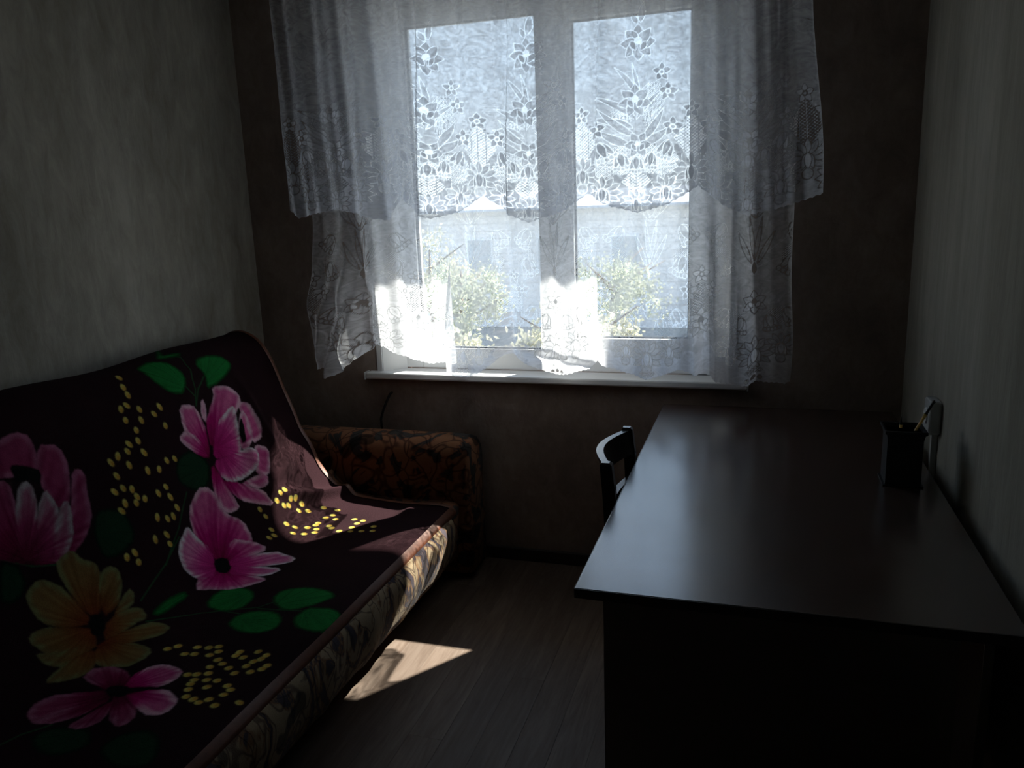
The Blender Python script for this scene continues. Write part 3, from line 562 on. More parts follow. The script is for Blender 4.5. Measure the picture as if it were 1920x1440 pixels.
PETALS = [
 ('g',[2229,390],[2108,257,2153,246,2180,251,2211,265,2229,281,2242,308,2251,328,2251,352,2238,371,2216,393,2198,401,2171,396,2148,385,2126,360,2112,336,2103,306,2099,287,2094,267]),
 ('g',[2314,396],[2373,289,2422,289,2453,295,2485,308,2498,325,2507,349,2494,366,2458,385,2426,396,2382,407,2355,409,2332,412,2328,401,2341,374,2346,352,2337,330,2337,314,2350,297]),
 ('g',[2319,257],[2341,120,2251,235,2278,237,2319,243,2323,251,2305,262,2283,262,2238,259,2216,254,2207,246]),
 ('d',[2166,663],[2081,592,2117,590,2144,600,2175,636,2180,669,2153,710,2126,726,2081,723,2054,712,2027,685,2018,666,2023,639,2032,622,2054,600]),
 ('d',[1650,704],[1695,644,1727,650,1744,660,1767,682,1771,707,1767,751,1749,772,1704,786,1677,786,1646,778,1637,759,1641,718,1650,688,1673,655]),
 ('g',[1933,1144],[1821,1056,1866,1045,1897,1048,1928,1067,1942,1089,1937,1127,1924,1152,1897,1174,1870,1182,1834,1182,1816,1168,1798,1144,1794,1119,1798,1078]),
 ('g',[1857,1275],[1901,1236,1937,1236,1960,1255,1978,1299,1982,1335,1973,1381,1964,1406,1942,1433,1924,1433,1893,1416,1866,1400,1843,1365,1834,1340,1834,1313,1848,1288,1875,1253]),
 ('g',[1767,1217],[1744,1190,1780,1187,1798,1195,1816,1217,1825,1242,1825,1285,1816,1313,1794,1340,1771,1354,1740,1359,1727,1348,1709,1321,1704,1296,1704,1261,1713,1231,1727,1204]),
 ('g',[1834,1386],[1798,1378,1839,1384,1857,1397,1861,1433,1866,1457,1866,1482,1861,1496,1843,1504,1821,1507,1780,1504,1758,1496,1735,1476,1735,1457,1740,1430,1749,1411,1776,1386]),
 ('g',[1659,991],[1677,980,1722,972,1758,972,1803,977,1816,985,1812,999,1789,1004,1753,1004,1722,1007,1691,1007,1673,1002,1664,988]),
 ('d',[1170,1294],[1197,1261,1228,1264,1246,1277,1264,1307,1269,1332,1260,1362,1242,1384,1211,1408,1193,1416,1170,1419,1157,1403,1148,1356,1157,1318,1179,1275]),
 ('d',[1233,1184],[1193,1081,1219,1097,1233,1122,1242,1171,1233,1201,1202,1228,1179,1223,1152,1193,1143,1165,1148,1133,1157,1108,1175,1086]),
 ('d',[1377,701],[1377,658,1394,669,1408,685,1408,712,1408,731,1394,751,1377,761,1354,764,1341,761,1327,748,1332,723,1359,671]),
 ('p',[2216,647],[2458,499,2485,508,2494,521,2498,554,2503,579,2503,606,2498,628,2485,650,2467,658,2435,660,2426,647,2440,611,2444,584,2435,551,2435,529,2440,505]),
 ('p',[2216,647],[2444,671,2480,693,2489,712,2476,742,2462,764,2435,786,2413,789,2377,775,2368,759,2382,723,2395,701,2422,674]),
 ('p',[2216,647],[2301,772,2355,772,2382,775,2413,786,2417,797,2400,813,2386,821,2373,824,2350,819,2314,797,2292,786,2283,775]),
 ('p',[2216,647],[2202,671,2211,715,2216,753,2220,805,2220,830,2220,841,2207,846,2175,846,2157,838,2144,819,2144,797,2148,756,2162,723,2184,674]),
 ('p',[2216,647],[2225,734,2265,761,2296,786,2346,819,2364,846,2377,890,2359,895,2314,871,2283,852,2251,832,2234,813,2220,786,2211,764,2211,737]),
 ('p',[2216,647],[2171,437,2202,442,2225,453,2234,475,2238,497,2238,535,2229,570,2211,622,2198,639,2180,630,2162,617,2144,592,2135,565,2135,524,2139,491,2153,450]),
 ('p',[2216,647],[2103,535,2130,524,2148,529,2175,551,2189,579,2198,628,2193,641,2166,628,2148,611,2126,587,2112,570,2099,549]),
 ('p',[2216,647],[2283,442,2283,461,2278,480,2260,513,2251,521,2242,502,2247,483,2269,448]),
 ('p',[2216,647],[2368,412,2408,418,2435,428,2462,459,2467,478,2458,499,2440,513,2404,532,2377,549,2337,565,2296,584,2238,611,2225,600,2242,546,2256,516,2283,494,2305,475,2332,453,2346,437,2350,418]),
 ('p',[2216,647],[2449,532,2458,551,2458,570,2444,598,2440,617,2444,633,2431,647,2395,660,2382,669,2364,666,2359,650,2368,606,2386,576,2426,540]),
 ('w',[2251,620],[2413,510,2404,535,2395,557,2382,592,2373,617,2364,644,2355,663,2337,680,2314,685,2278,677,2251,669,2225,652,2220,636,2242,603,2260,581,2287,551,2319,532,2359,516,2386,505,2408,502]),
 ('w',[2251,620],[2364,666,2382,666,2395,671,2426,690,2426,707,2408,729,2386,740,2364,753,2337,759,2287,761,2256,756,2225,740,2211,715,2207,674,2220,658,2265,660,2296,663,2337,666]),
 ('k',[2391,598],[2422,562,2413,592,2404,611,2391,636,2382,644,2373,644,2373,636,2377,609,2382,592,2395,573,2404,562,2417,554]),
 ('p',[2000,980],[2099,718,2130,729,2148,756,2148,819,2162,852,2189,876,2202,903,2193,944,2175,969,2139,991,2108,993,2050,988,2023,974,2000,955,1991,928,1982,879,1982,838,1996,791,2018,759,2067,729]),
 ('p',[2000,980],[2121,928,2162,958,2184,983,2193,1013,2171,1026,2126,1015,2085,1007,2036,991,2036,969,2085,931]),
 ('p',[2000,980],[1928,966,1973,985,2005,1018,2018,1092,2009,1133,1996,1144,1978,1133,1937,1097,1915,1070,1897,1040,1884,1023,1861,1007,1852,999,1866,985,1879,977,1901,963]),
 ('w',[2000,980],[1960,813,1933,830,1910,843,1888,865,1879,887,1870,922,1875,947,1888,969,1906,983,1946,991,1978,974,2005,931,2005,898,1987,857,1978,832,1973,816]),
 ('w',[2000,980],[2067,985,2153,1026,2189,1064,2180,1124,2166,1149,2139,1152,2117,1133,2081,1081,2054,1045,2023,1004,2014,988,2027,977]),
 ('w',[2000,980],[2032,1004,2067,1053,2081,1092,2085,1135,2072,1152,2041,1141,2023,1122,2009,1081,2000,1051,1991,1021,1991,1004,2005,993]),
 ('k',[2000,980],[1996,950,2014,952,2027,958,2036,969,2032,980,2023,996,2014,1004,1996,1010,1982,1007,1969,993,1969,980,1982,958]),
 ('m',[1435,682],[1421,600,1556,655,1596,693,1565,723,1525,729,1462,710,1421,688,1368,650,1354,622,1372,592]),
 ('m',[1435,682],[1498,368,1552,358,1574,360,1592,374,1596,388,1596,407,1592,431,1578,472,1543,480,1466,461,1448,437,1471,390]),
 ('m',[1435,682],[1619,412,1659,423,1673,445,1673,486,1659,521,1637,570,1619,592,1592,598,1574,579,1565,521,1569,480,1596,428]),
 ('m',[1435,682],[1686,508,1704,516,1709,535,1691,576,1682,609,1668,647,1650,669,1628,690,1605,704,1578,715,1560,723,1534,729,1538,715,1569,669,1592,633,1628,592,1646,559,1668,521]),
 ('m',[1435,682],[1444,464,1471,469,1480,489,1475,527,1462,573,1430,647,1403,666,1368,644,1368,598,1417,499]),
 ('v',[1435,682],[1498,502,1516,491,1529,491,1538,505,1538,519,1534,543,1525,568,1502,614,1489,644,1475,682,1457,693,1430,685,1421,666,1435,622,1448,584,1480,529]),
 ('v',[1435,682],[1538,557,1565,535,1574,535,1578,554,1583,570,1583,595,1574,617,1552,652,1534,677,1507,701,1484,707,1466,701,1471,669,1511,595]),
 ('v',[1435,682],[1587,595,1610,581,1619,584,1619,609,1610,630,1592,671,1574,693,1552,710,1534,715,1502,718,1511,693,1560,628]),
 ('k',[1534,467],[1511,437,1538,448,1560,459,1578,475,1578,491,1565,508,1556,508,1543,494,1529,489,1507,486,1502,472,1502,445]),
 ('y',[1516,922],[1525,715,1556,710,1569,718,1574,737,1583,751,1601,767,1610,783,1605,805,1592,835,1556,890,1534,903,1516,892,1507,860,1498,786,1498,748,1507,723]),
 ('y',[1516,922],[1605,808,1623,800,1641,800,1655,813,1659,827,1650,857,1637,876,1610,901,1587,912,1552,917,1552,895,1583,835]),
 ('y',[1516,922],[1610,903,1641,890,1659,887,1664,901,1659,912,1641,928,1619,933,1569,939,1565,933,1587,917]),
 ('y',[1516,922],[1403,753,1430,742,1448,745,1471,764,1489,789,1502,830,1511,860,1511,898,1498,909,1462,898,1435,882,1403,852,1390,830,1386,802,1386,786,1390,764]),
 ('y',[1516,922],[1354,854,1377,854,1403,862,1444,884,1471,901,1498,925,1498,944,1475,972,1444,972,1390,942,1363,920,1354,895,1345,879,1345,862]),
 ('y',[1516,922],[1354,909,1381,925,1408,936,1453,950,1457,963,1430,988,1403,988,1368,963,1350,947,1341,928,1341,917,1341,906]),
 ('y',[1516,922],[1543,933,1587,928,1619,933,1646,944,1655,958,1650,980,1637,988,1614,983,1583,983,1525,983,1507,972,1520,944]),
 ('y',[1493,950],[1538,977,1605,993,1641,1007,1655,1023,1659,1037,1659,1056,1650,1064,1623,1070,1605,1064,1578,1051,1560,1037,1529,1021,1507,1004,1475,983,1475,972,1502,972]),
 ('y',[1493,950],[1471,980,1498,983,1520,999,1547,1034,1552,1064,1547,1089,1534,1103,1507,1108,1489,1103,1462,1094,1453,1075,1439,1051,1435,1029,1435,1007,1439,993,1453,983]),
 ('y',[1493,950],[1323,972,1354,966,1377,963,1408,963,1430,966,1457,972,1462,983,1439,1010,1421,1021,1399,1023,1381,1018,1359,1007,1341,996,1318,980]),
 ('k',[1516,922],[1520,892,1529,895,1538,901,1543,909,1543,920,1534,933,1529,944,1516,952,1507,955,1498,952,1493,950,1489,939,1489,931,1498,917,1502,906,1511,898]),
 ('m',[1372,1144],[1421,1023,1439,1043,1448,1059,1448,1086,1444,1108,1426,1135,1412,1146,1386,1149,1377,1138,1368,1116,1372,1086,1377,1045,1386,1026,1403,1021]),
 ('m',[1372,1144],[1327,1165,1359,1144,1372,1144,1377,1168,1368,1193,1345,1220,1332,1236,1314,1253,1300,1261,1282,1261,1273,1258,1264,1250,1264,1236,1278,1212,1287,1198,1309,1179]),
 ('m',[1372,1144],[1233,1013,1260,1007,1282,1010,1305,1018,1318,1032,1336,1053,1350,1075,1368,1108,1363,1130,1345,1146,1327,1135,1296,1097,1269,1075,1228,1059,1215,1045,1224,1021]),
 ('m',[1372,1144],[1242,1127,1260,1133,1278,1138,1309,1146,1327,1152,1341,1163,1332,1171,1291,1187,1269,1190,1251,1182,1242,1171,1233,1157,1233,1144,1233,1133]),
 ('m',[1372,1144],[1215,1048,1242,1056,1273,1070,1318,1100,1336,1124,1345,1146,1332,1149,1291,1135,1269,1122,1246,1100,1228,1083,1215,1051]),
 ('p',[1372,1144],[1444,1133,1475,1144,1489,1154,1498,1171,1502,1190,1498,1225,1489,1242,1466,1250,1448,1250,1426,1242,1412,1231,1408,1206,1399,1187,1390,1160,1394,1146,1421,1135]),
 ('p',[1372,1144],[1377,1184,1399,1225,1408,1250,1408,1269,1399,1288,1386,1310,1372,1321,1354,1326,1341,1326,1323,1318,1318,1305,1314,1283,1323,1258,1336,1225,1350,1201,1363,1176]),
 ('k',[1372,1144],[1377,1108,1386,1114,1390,1124,1394,1144,1394,1154,1390,1165,1381,1174,1372,1176,1363,1176,1354,1165,1354,1152,1354,1135,1359,1122,1368,1111]),
]
STEMS = [
 [2238,456,2251,428,2269,398,2278,363,2296,328,2292,303,2301,270,2283,259,2269,246],
 [2238,456,2260,428,2283,401,2310,385,2337,366],
 [2229,377,2238,398,2251,420],
 [1632,996,1677,1021,1718,1048,1762,1081,1798,1124,1821,1174,1839,1228,1857,1242,1875,1258],
 [1798,1124,1798,1165,1794,1212],
 [1834,1231,1834,1305,1834,1378],
 [2032,712,1982,756,1937,800,1875,841,1816,882],
 [1919,827,1866,854,1816,879,1740,906,1668,933],
 [1130,1045,1152,1051,1175,1056,1202,1073,1228,1089],
 [1372,650,1403,674,1439,701,1471,715,1507,729],
]
DOTS = [2009,276,1991,317,1987,347,1960,379,1933,385,1928,423,1996,404,1982,439,2041,434,2076,418,2063,483,1946,464,1933,497,1897,497,1879,516,1839,519,1807,529,1861,557,1933,538,1915,595,1960,606,2005,590,2041,595,1803,573,1771,614,1803,614,1830,628,1834,655,1821,671,1857,671,1785,658,1762,674,1915,674,1955,666,1955,701,1964,742,1870,740,1906,759,1933,761,1875,802,1825,797,1870,832,1735,802,1704,802,1731,832,2431,873,2458,871,2400,892,2467,914,2489,922,2422,922,2444,931,2507,955,2471,969,2503,991,2566,1023,2579,1078,2301,887,2305,920,2364,985,2534,1083,2503,1070,2507,1111,2521,1184,2453,1067,2435,1067,2404,1051,2377,1015,2408,1086,2449,1116,2435,1135,2516,1223,2489,1212,2453,1209,2476,1288,2417,1176,2422,1220,2431,1261,2440,1302,2337,1032,2355,1067,2382,1094,2283,972,2269,996,2242,993,1565,1130,1587,1146,1601,1198,1610,1228,1623,1250,1560,1190,1569,1214,1578,1255,1601,1266,1614,1324,1596,1324,1592,1351,1623,1376,1610,1411,1592,1406,1578,1392,1565,1291,1552,1315,1529,1294,1538,1345,1502,1310,1480,1264,1489,1285,1466,1296,1448,1299,1520,1376,1556,1386,1569,1441,1552,1436,1534,1414,1475,1326,1480,1354,1448,1348,1466,1395,1426,1310,1453,1414,1430,1411,1399,1326,1394,1351,1403,1389,1386,1373,1417,1466,1386,1419]

NS, NTt = 720, 500
Ug = np.linspace(0, 1, NS)[:, None]+np.zeros((1, NTt)); Tg = np.zeros((NS, 1))+np.linspace(0, TL, NTt)[None, :]
Xb, Sb, Zb = blanket_surf(Ug, Tg)
def fnoise(s, t, k, seed):
    r = np.random.default_rng(seed); o = np.zeros_like(s)
    for i in range(7):
        a, b, c = r.normal(0, k, 2).tolist()+[r.uniform(0, 6.28)]; o += np.sin(a*s+b*t+c)
    return o/7
CLR = np.zeros((NS, NTt, 3)); CLR[:] = (.022, .0068, .0095)
CLR *= (1+.25*fnoise(Sb, Tg, 14, 3)[..., None])
PAL = {'p': ((.26, .003, .06), (.66, .012, .24), (.84, .50, .62)), 'w': ((.50, .008, .17), (.78, .06, .34), (.90, .80, .83)),
       'm': ((.09, .004, .02), (.28, .012, .085), (.42, .14, .24)), 'v': ((.14, .006, .035), (.36, .04, .14), (.46, .40, .42)),  # m and v, and y below, dimmed to stand for weaker light there
       'y': ((.20, .026, .008), (.24, .115, .03), (.20, .21, .085)), 'g': ((.006, .07, .016), (.010, .19, .035), (.02, .28, .06)),
       'd': ((.008, .028, .014), (.010, .045, .018), (.012, .06, .024)), 'k': ((.004, .004, .004), (.008, .006, .006), (.012, .01, .01))}
ks = NS/(S1-S0)
def paint(kind, c, pts):
    P = np.array(pts, float).reshape(-1, 2)/1000; c = np.array(c)/1000
    lo = P.min(0)-.006; hi = P.max(0)+.006
    tsel = np.where((Tg[0] >= lo[1]) & (Tg[0] <= hi[1]))[0]; ssel = np.where((Sb.max(1) >= lo[0]) & (Sb.min(1) <= hi[0]+.12))[0]
    if len(tsel) < 2 or len(ssel) < 2: return
    w = (slice(ssel[0], ssel[-1]+1), slice(tsel[0], tsel[-1]+1)); s = Sb[w]; t = Tg[w]
    s2 = s + .0022*fnoise(s, t, 260, 11); t2 = t + .0022*fnoise(s, t, 260, 12)
    ins = np.zeros(s.shape, bool); dist = np.full(s.shape, 9.)
    for (ax, ay), (bx, by) in zip(P, np.roll(P, -1, 0)):
        if ay != by:
            cr_ = ((ay > t2) != (by > t2)) & (s2 < (bx-ax)*(t2-ay)/(by-ay)+ax); ins ^= cr_
        d = np.array((bx-ax, by-ay)); q = max(d@d, 1e-12); k = np.clip(((s2-ax)*d[0]+(t2-ay)*d[1])/q, 0, 1)
        dist = np.minimum(dist, np.hypot(s2-ax-k*d[0], t2-ay-k*d[1]))
    sd = np.where(ins, -dist, dist); m = np.clip(.5-sd/.005, 0, 1)[..., None]
    rmax = np.hypot(*(P-c).T).max(); r = np.hypot(s-c[0], t-c[1])/rmax; ang = np.arctan2(t-c[1], s-c[0])
    st = np.clip(.5+.55*fnoise(ang*1.0+.02*s, r*.12, 34, 77)*1.6+.25*fnoise(s, t, 200, 78), 0, 1); inner = np.clip(-sd/.035, 0, 1)
    b, md, tp = [np.array(v) for v in PAL[kind]]
    f = np.clip(r*1.15+.16*(st-.5), 0, 1)
    if kind in 'gd':
        col = md+(b-md)*(.45*inner*(1-r))[..., None]; col = col+(tp-col)*(st*.55)[..., None]; col = col*np.clip(-sd/.012, .35, 1)[..., None]
        sdm = np.clip(1-np.abs(np.sin(ang*9))*6*1, 0, 1)[..., None]; col = col*(1-.5*sdm)
    elif kind == 'k': col = b+(tp-b)*st[..., None]
    else:
        lowm = np.clip((f-.10)/.55, 0, 1)[..., None]; col = b+(md-b)*lowm
        edge = np.clip(1+sd/.020, 0, 1)
        g = np.clip((f-.50)/.32, 0, 1)*(.25+1.1*edge)*(.45+.85*st); col = col+(tp-col)*np.clip(g, 0, 1)[..., None]
        col = col*(1-.45*np.clip(1+sd/.006, 0, 1)*np.clip(1-f*1.1, 0, 1))[..., None]
        col = col*(.82+.30*st[..., None])
    CLR[w] = CLR[w]*(1-m)+np.clip(col, 0, .95)*m
def stroke(pts, wd, col):
    P = np.array(pts, float).reshape(-1, 2)/1000
    for a, b in zip(P[:-1], P[1:]):
        lo = np.minimum(a, b)-.01; hi = np.maximum(a, b)+.01
        tsel = np.where((Tg[0] >= lo[1]) & (Tg[0] <= hi[1]))[0]; ssel = np.where((Sb.max(1) >= lo[0]) & (Sb.min(1) <= hi[0]+.12))[0]
        if len(tsel) < 2 or len(ssel) < 2: continue
        w = (slice(ssel[0], ssel[-1]+1), slice(tsel[0], tsel[-1]+1)); s = Sb[w]; t = Tg[w]; d = b-a; q = max(d@d, 1e-12)
        k = np.clip(((s-a[0])*d[0]+(t-a[1])*d[1])/q, 0, 1); sd = np.hypot(s-a[0]-k*d[0], t-a[1]-k*d[1])-wd
        m = np.clip(.5-sd/.003, 0, 1)[..., None]; CLR[w] = CLR[w]*(1-m)+np.array(col)*m
for pts in STEMS: stroke(pts, .0022, (.02, .10, .035))
for kind, c, pts in PETALS: paint(kind, c, pts)
rr = random.Random(5)
for i in range(0, len(DOTS), 2):
    cs, ct = DOTS[i]/1000, DOTS[i+1]/1000; a = rr.uniform(-.5, .5)
    rs, rt = .0100, .0150*rr.uniform(.85, 1.1)
    if ct > .83: rs, rt = .0115*rr.uniform(.85, 1.1), .0125
    ssel = np.where((Sb.max(1) >= cs-.03) & (Sb.min(1) <= cs+.15))[0]; tsel = np.where(np.abs(Tg[0]-ct) < .03)[0]
    if len(ssel) < 2 or len(tsel) < 2: continue
    w = (slice(ssel[0], ssel[-1]+1), slice(tsel[0], tsel[-1]+1)); s = Sb[w]-cs; t = Tg[w]-ct
    u = (s*math.cos(a)+t*math.sin(a))/rs; v = (-s*math.sin(a)+t*math.cos(a))/rt; r = np.hypot(u, v)
    m = np.clip((1-r)*3, 0, 1)[..., None]; f = np.clip(np.hypot(u-.2, v-.35)*.9, 0, 1)[..., None]
    col = np.array((.68, .30, .03))*(1-f)+np.array((.70, .66, .16))*f; CLR[w] = CLR[w]*(1-m)+col*m
rgba = np.concatenate([CLR, np.ones((NS, NTt, 1))], -1)
me = grid_mesh('flowered_blanket', Xb, Sb, Zb, rgba, 'print', True)
blk = empty('flowered_blanket', (-1.5, 2.0, .36)); tag(blk, 'dark maroon plush blanket printed with pink peonies, green leaves and yellow specks, covering the sofa', 'blanket')
cl = link('cloth', me, M_blanket); cl.parent = blk; cl.matrix_parent_inverse = Matrix.Translation((1.5, -2.0, -.36))
cl['label'] = 'printed plush cloth'
def ribbon(pts_mid, nrm, out, wd=.034, name='binding'):
    """satin binding folded round an edge: pts on the edge, inward surface direction and surface normal"""
    bm = bmesh.new(); rows = []
    for p, n_, o_ in zip(pts_mid, nrm, out):
        p = Vector(p); n_ = Vector(n_).normalized(); o_ = Vector(o_).normalized()
        rows.append([bm.verts.new(q) for q in (p-o_*wd*.9+n_*.0035, p-o_*wd*.3+n_*.0065, p+o_*.004+n_*.003, p+o_*.004-n_*.004, p-o_*wd*.3-n_*.006, p-o_*wd*.9-n_*.004)])
    for a, b in zip(rows[:-1], rows[1:]):
        for k in range(5): bm.faces.new((a[k], a[k+1], b[k+1], b[k]))
    o = obj(name, bm, M_ribbon, None, True); o.parent = blk; o.matrix_parent_inverse = Matrix.Translation((1.5, -2.0, -.36)); return o
# along the front edge of the seat
n_ = 90; us = np.linspace(0, 1, n_); x_, s_, z_ = blanket_surf(us, np.full(n_, TL-.001)); x2, s2, z2 = blanket_surf(us, np.full(n_, TL-.03))
pts = np.stack([x_, s_, z_], 1); o_ = pts-np.stack([x2, s2, z2], 1); nn = np.cross(np.tile((0, 1., 0), (n_, 1)), o_)*1.0
nn *= np.sign(nn[:, :1]+1e-9)
ribbon(pts, nn, o_, .036)
# down the window-side end of backrest and seat
ts = np.linspace(.02, TL-.002, 120); x_, s_, z_ = blanket_surf(np.ones(120), ts); x2, s2, z2 = blanket_surf(np.full(120, .985), ts)
pts = np.stack([x_, s_, z_], 1); o_ = pts-np.stack([x2, s2, z2], 1); tg = np.gradient(pts, axis=0); nn = np.cross(o_, tg)
nn *= np.sign((nn[:, :1]*1.0+nn[:, 2:]*.8)+1e-9)
ribbon(pts, nn, o_, .020)

# ------------------------------------------------------------------ sofa
SY0, SY1 = 0.56, 2.735
sofa = empty('sofa', (-1.6, 1.65, 0)); tag(sofa, 'low fold-out sofa in scrolled tapestry fabric along the left wall, under the flowered blanket', 'sofa')
PM = Matrix.Translation((1.6, -1.65, 0))
def sp(name, bm, m, smooth=True):
    o = obj(name, bm, m, None, smooth); o.parent = sofa; o.matrix_parent_inverse = PM; return o
def loft_y(ring2d, ys, scale_fn=None):
    bm = bmesh.new(); secs = []
    cx = sum(p[0] for p in ring2d)/len(ring2d); cz = sum(p[1] for p in ring2d)/len(ring2d)
    for i, y in enumerate(ys):
        k = 1.0 if scale_fn is None else scale_fn(y)
        secs.append([(cx+(p[0]-cx)*k, y, cz+(p[1]-cz)*k) for p in ring2d])
    sweep_section(bm, secs); return bm
# backrest: follows the blanket 14 mm under it
tt = np.linspace(.07, .80, 30)
bx = np.interp(tt, TB, CB[:, 0])-np.interp(tt, TB, NB[:, 0])*.016; bz = np.interp(tt, TB, CB[:, 1])-np.interp(tt, TB, NB[:, 1])*.016
ringb = [(float(a), float(b)) for a, b in zip(bx, bz)]+[(-1.72, .33), (-1.84, .33), (-1.98, .55), (-2.08, .80), (-2.125, .93)]
def endk(y):
    d = min(y-SY0, SY1-.02-y); return 1-.06*max(0, 1-d/.05)**2
bm = bmesh.new(); secs = []
for y in [SY0, SY0+.03, SY0+.1, SY1-.17, SY1-.12, SY1-.08, SY1-.05, SY1-.028]:
    d = max(0, y-(SY1-.17)); top_cut = .11*(1-math.sqrt(max(0, 1-(d/.15)**2))) if d < .15 else .11
    sec = []
    for p in ringb:
        wz = min(1, max(0, (p[1]-.75)/.3)); sec.append((p[0]-.0*wz, y, p[1]-top_cut*wz-.002))
    secs.append(sec)
sweep_section(bm, secs); sp('backrest', bm, M_arm)
# seat cushion with a bellied front panel
tt = np.linspace(.90, TL-.005, 24)
sxx = np.interp(tt, TB, CB[:, 0])-np.interp(tt, TB, NB[:, 0])*.018; szz = np.interp(tt, TB, CB[:, 1])-np.interp(tt, TB, NB[:, 1])*.018
rings = [(float(a), float(b)) for a, b in zip(sxx, szz)]+[(-1.16, .12), (-1.72, .12), (-1.72, .30)]
sp('seat', loft_y(rings, [SY0, SY0+.02, SY0+.06, SY1, SY1+.05, 2.828], lambda y: 1-.03*max(0, 1-min(y-SY0, 2.9-y)/.04)), M_arm)
prof = [(-1.150, .345), (-1.128, .340), (-1.112, .322), (-1.103, .29), (-1.104, .25), (-1.112, .21), (-1.126, .17), (-1.146, .135), (-1.165, .118), (-1.19, .112), (-1.20, .13), (-1.18, .34)]
bm = bmesh.new(); secs = []
for i, y in enumerate(np.linspace(SY0, SY1, 46)):
    d = min(y-SY0, SY1-y); k = math.sqrt(max(0, 1-max(0, 1-d/.07)**2)); k = .25+.75*k
    wv = .004*math.sin(y*23)+.003*math.sin(y*51+1)
    secs.append([(-1.19+(p[0]+1.19)*k+(wv if p[1] < .32 and p[0] > -1.15 else 0), y, p[1]+(1-k)*.03*(1 if p[1] < .2 else 0)) for p in prof])
sweep_section(bm, secs); sp('front_panel', bm, M_skirt)['label'] = 'cream and gold tapestry front panel of the seat'
def arm(y0, y1, name='armrest'):
    bm = bmesh.new(); yc = (y0+y1)/2; hw = (y1-y0)/2; secs = []
    for x, k in ((-1.98, .86), (-1.965, .95), (-1.93, 1), (-1.6, 1.0), (-1.19, 1.0), (-1.140, .97), (-1.118, .92), (-1.108, .82)):
        sec = []
        for j in range(24):
            a = math.pi*(j/23); px = math.cos(a); pz = math.sin(a)
            px = math.copysign(abs(px)**.75, px)
            sec.append((x, yc+px*(hw+.012*math.sin(a))*k, .445+.160*k*pz**.8+.004*math.sin(x*17)))
        sec += [(x, yc-hw*.97*k, .25), (x, yc-hw*.93*k, .03), (x, yc+hw*.93*k, .03), (x, yc+hw*.97*k, .25)]
        secs.append(sec)
    sweep_section(bm, secs); a = sp(name, bm, M_arm); a['label'] = 'tan and black scrolled armrest bolster'; return a
arm(2.832, 3.046); arm(SY0-.28, SY0-.005)
bm = bmesh.new(); box(bm, -1.95, -1.26, SY0+.05, SY1-.05, .03, .115, bev=.004); sp('base_frame', bm, M_black, False)
for x_, y_ in ((-1.30, SY1-.15), (-1.30, SY0+.15), (-1.88, SY1-.15), (-1.88, SY0+.15)):
    bm = bmesh.new(); tube(bm, [(x_, y_, 0), (x_, y_, .035)], [.022, .026], 14); sp('foot', bm, M_black)
for x_, y_ in ((-1.18, 2.89), (-1.18, 3.0), (-1.88, 3.0), (-1.18, .34), (-1.88, .34)):
    bm = bmesh.new(); tube(bm, [(x_, y_, 0), (x_, y_, .035)], [.018, .022], 14); sp('foot', bm, M_black)

# ------------------------------------------------------------------ desk
desk = empty('desk', (0, 2.2, 0)); tag(desk, 'long dark walnut laminate desk with a glossy top against the right wall', 'desk')
def dp(name, m, lst, bev=.001, par=desk):
    o = boxes(name, m, lst, None, bev); o.parent = par
    if par is desk: o.matrix_parent_inverse = Matrix.Translation((0, -2.2, 0))
    return o
dtop = dp('desktop', M_desk, [(-.340, .465, 1.436, 3.000, .728, .750)], .0015)
dp('edge_band', M_edge, [(-.3415, -.340, 1.436, 3.000, .729, .749), (-.340, .465, 1.4345, 1.436, .729, .749)], 0, dtop)
dp('side_panel', M_desk, [(-.285, .362, 1.450, 1.472, 0, .7275)]); dp('side_panel', M_desk, [(-.285, .43, 2.950, 2.972, 0, .7275)])
dp('back_panel', M_desk, [(.405, .423, 1.4725, 2.9495, .30, .7275)])

# ------------------------------------------------------------------ chair
ch = empty('desk_chair', (-.17, 2.14, 0)); tag(ch, 'black-brown wooden chair with curved back rails, pushed in at the left side of the desk', 'chair')
def cp(name, bm, m=M_chair, smooth=False):
    o = obj(name, bm, m, None, smooth); o.parent = ch; o.matrix_parent_inverse = Matrix.Translation((.17, -2.14, 0)); return o
def bar(bm, secs):
    """loft of rectangles: (x,y,z, wx, wy)"""
    sweep_section(bm, [[(x-a, y-b, z), (x+a, y-b, z), (x+a, y+b, z), (x-a, y+b, z)] for x, y, z, a, b in secs])
for yy in (1.968, 2.318):
    bm = bmesh.new(); bar(bm, [(-.352, yy, 0, .015, .013), (-.350, yy, .40, .018, .014), (-.354, yy, .55, .018, .014), (-.361, yy, .68, .0175, .014), (-.366, yy, .77, .0170, .0135), (-.373, yy, .838, .016, .013), (-.375, yy, .844, .011, .009)])
    cp('back_post', bm)
def rail_(z0, z1, bow, x0):
    bm = bmesh.new(); secs = []
    for k in range(15):
        t = k/14; y = 1.972+t*.342; off = bow*math.sin(math.pi*t)
        hh = 0 if z1-z0 > .05 else 0
        lean = (z1-z0)*.21
        secs.append([(x0-off-.010, y, z0+hh), (x0-off+.010, y, z0+hh), (x0-off+.010-lean, y, z1), (x0-off-.010-lean, y, z1)])
    sweep_section(bm, secs); return bm
cp('top_rail', rail_(.765, .836, .048, -.357)); cp('middle_rail', rail_(.640, .690, .024, -.352)); cp('lower_rail', rail_(.545, .585, .020, -.348))
bm = bmesh.new(); box(bm, -.331, .060, 1.955, 2.331, .435, .462, bev=.008); cp('seat', bm)
for yy in (1.975, 2.311):
    bm = bmesh.new(); bar(bm, [(.03, yy, 0, .013, .013), (.03, yy, .4345, .018, .018)]); cp('leg', bm)
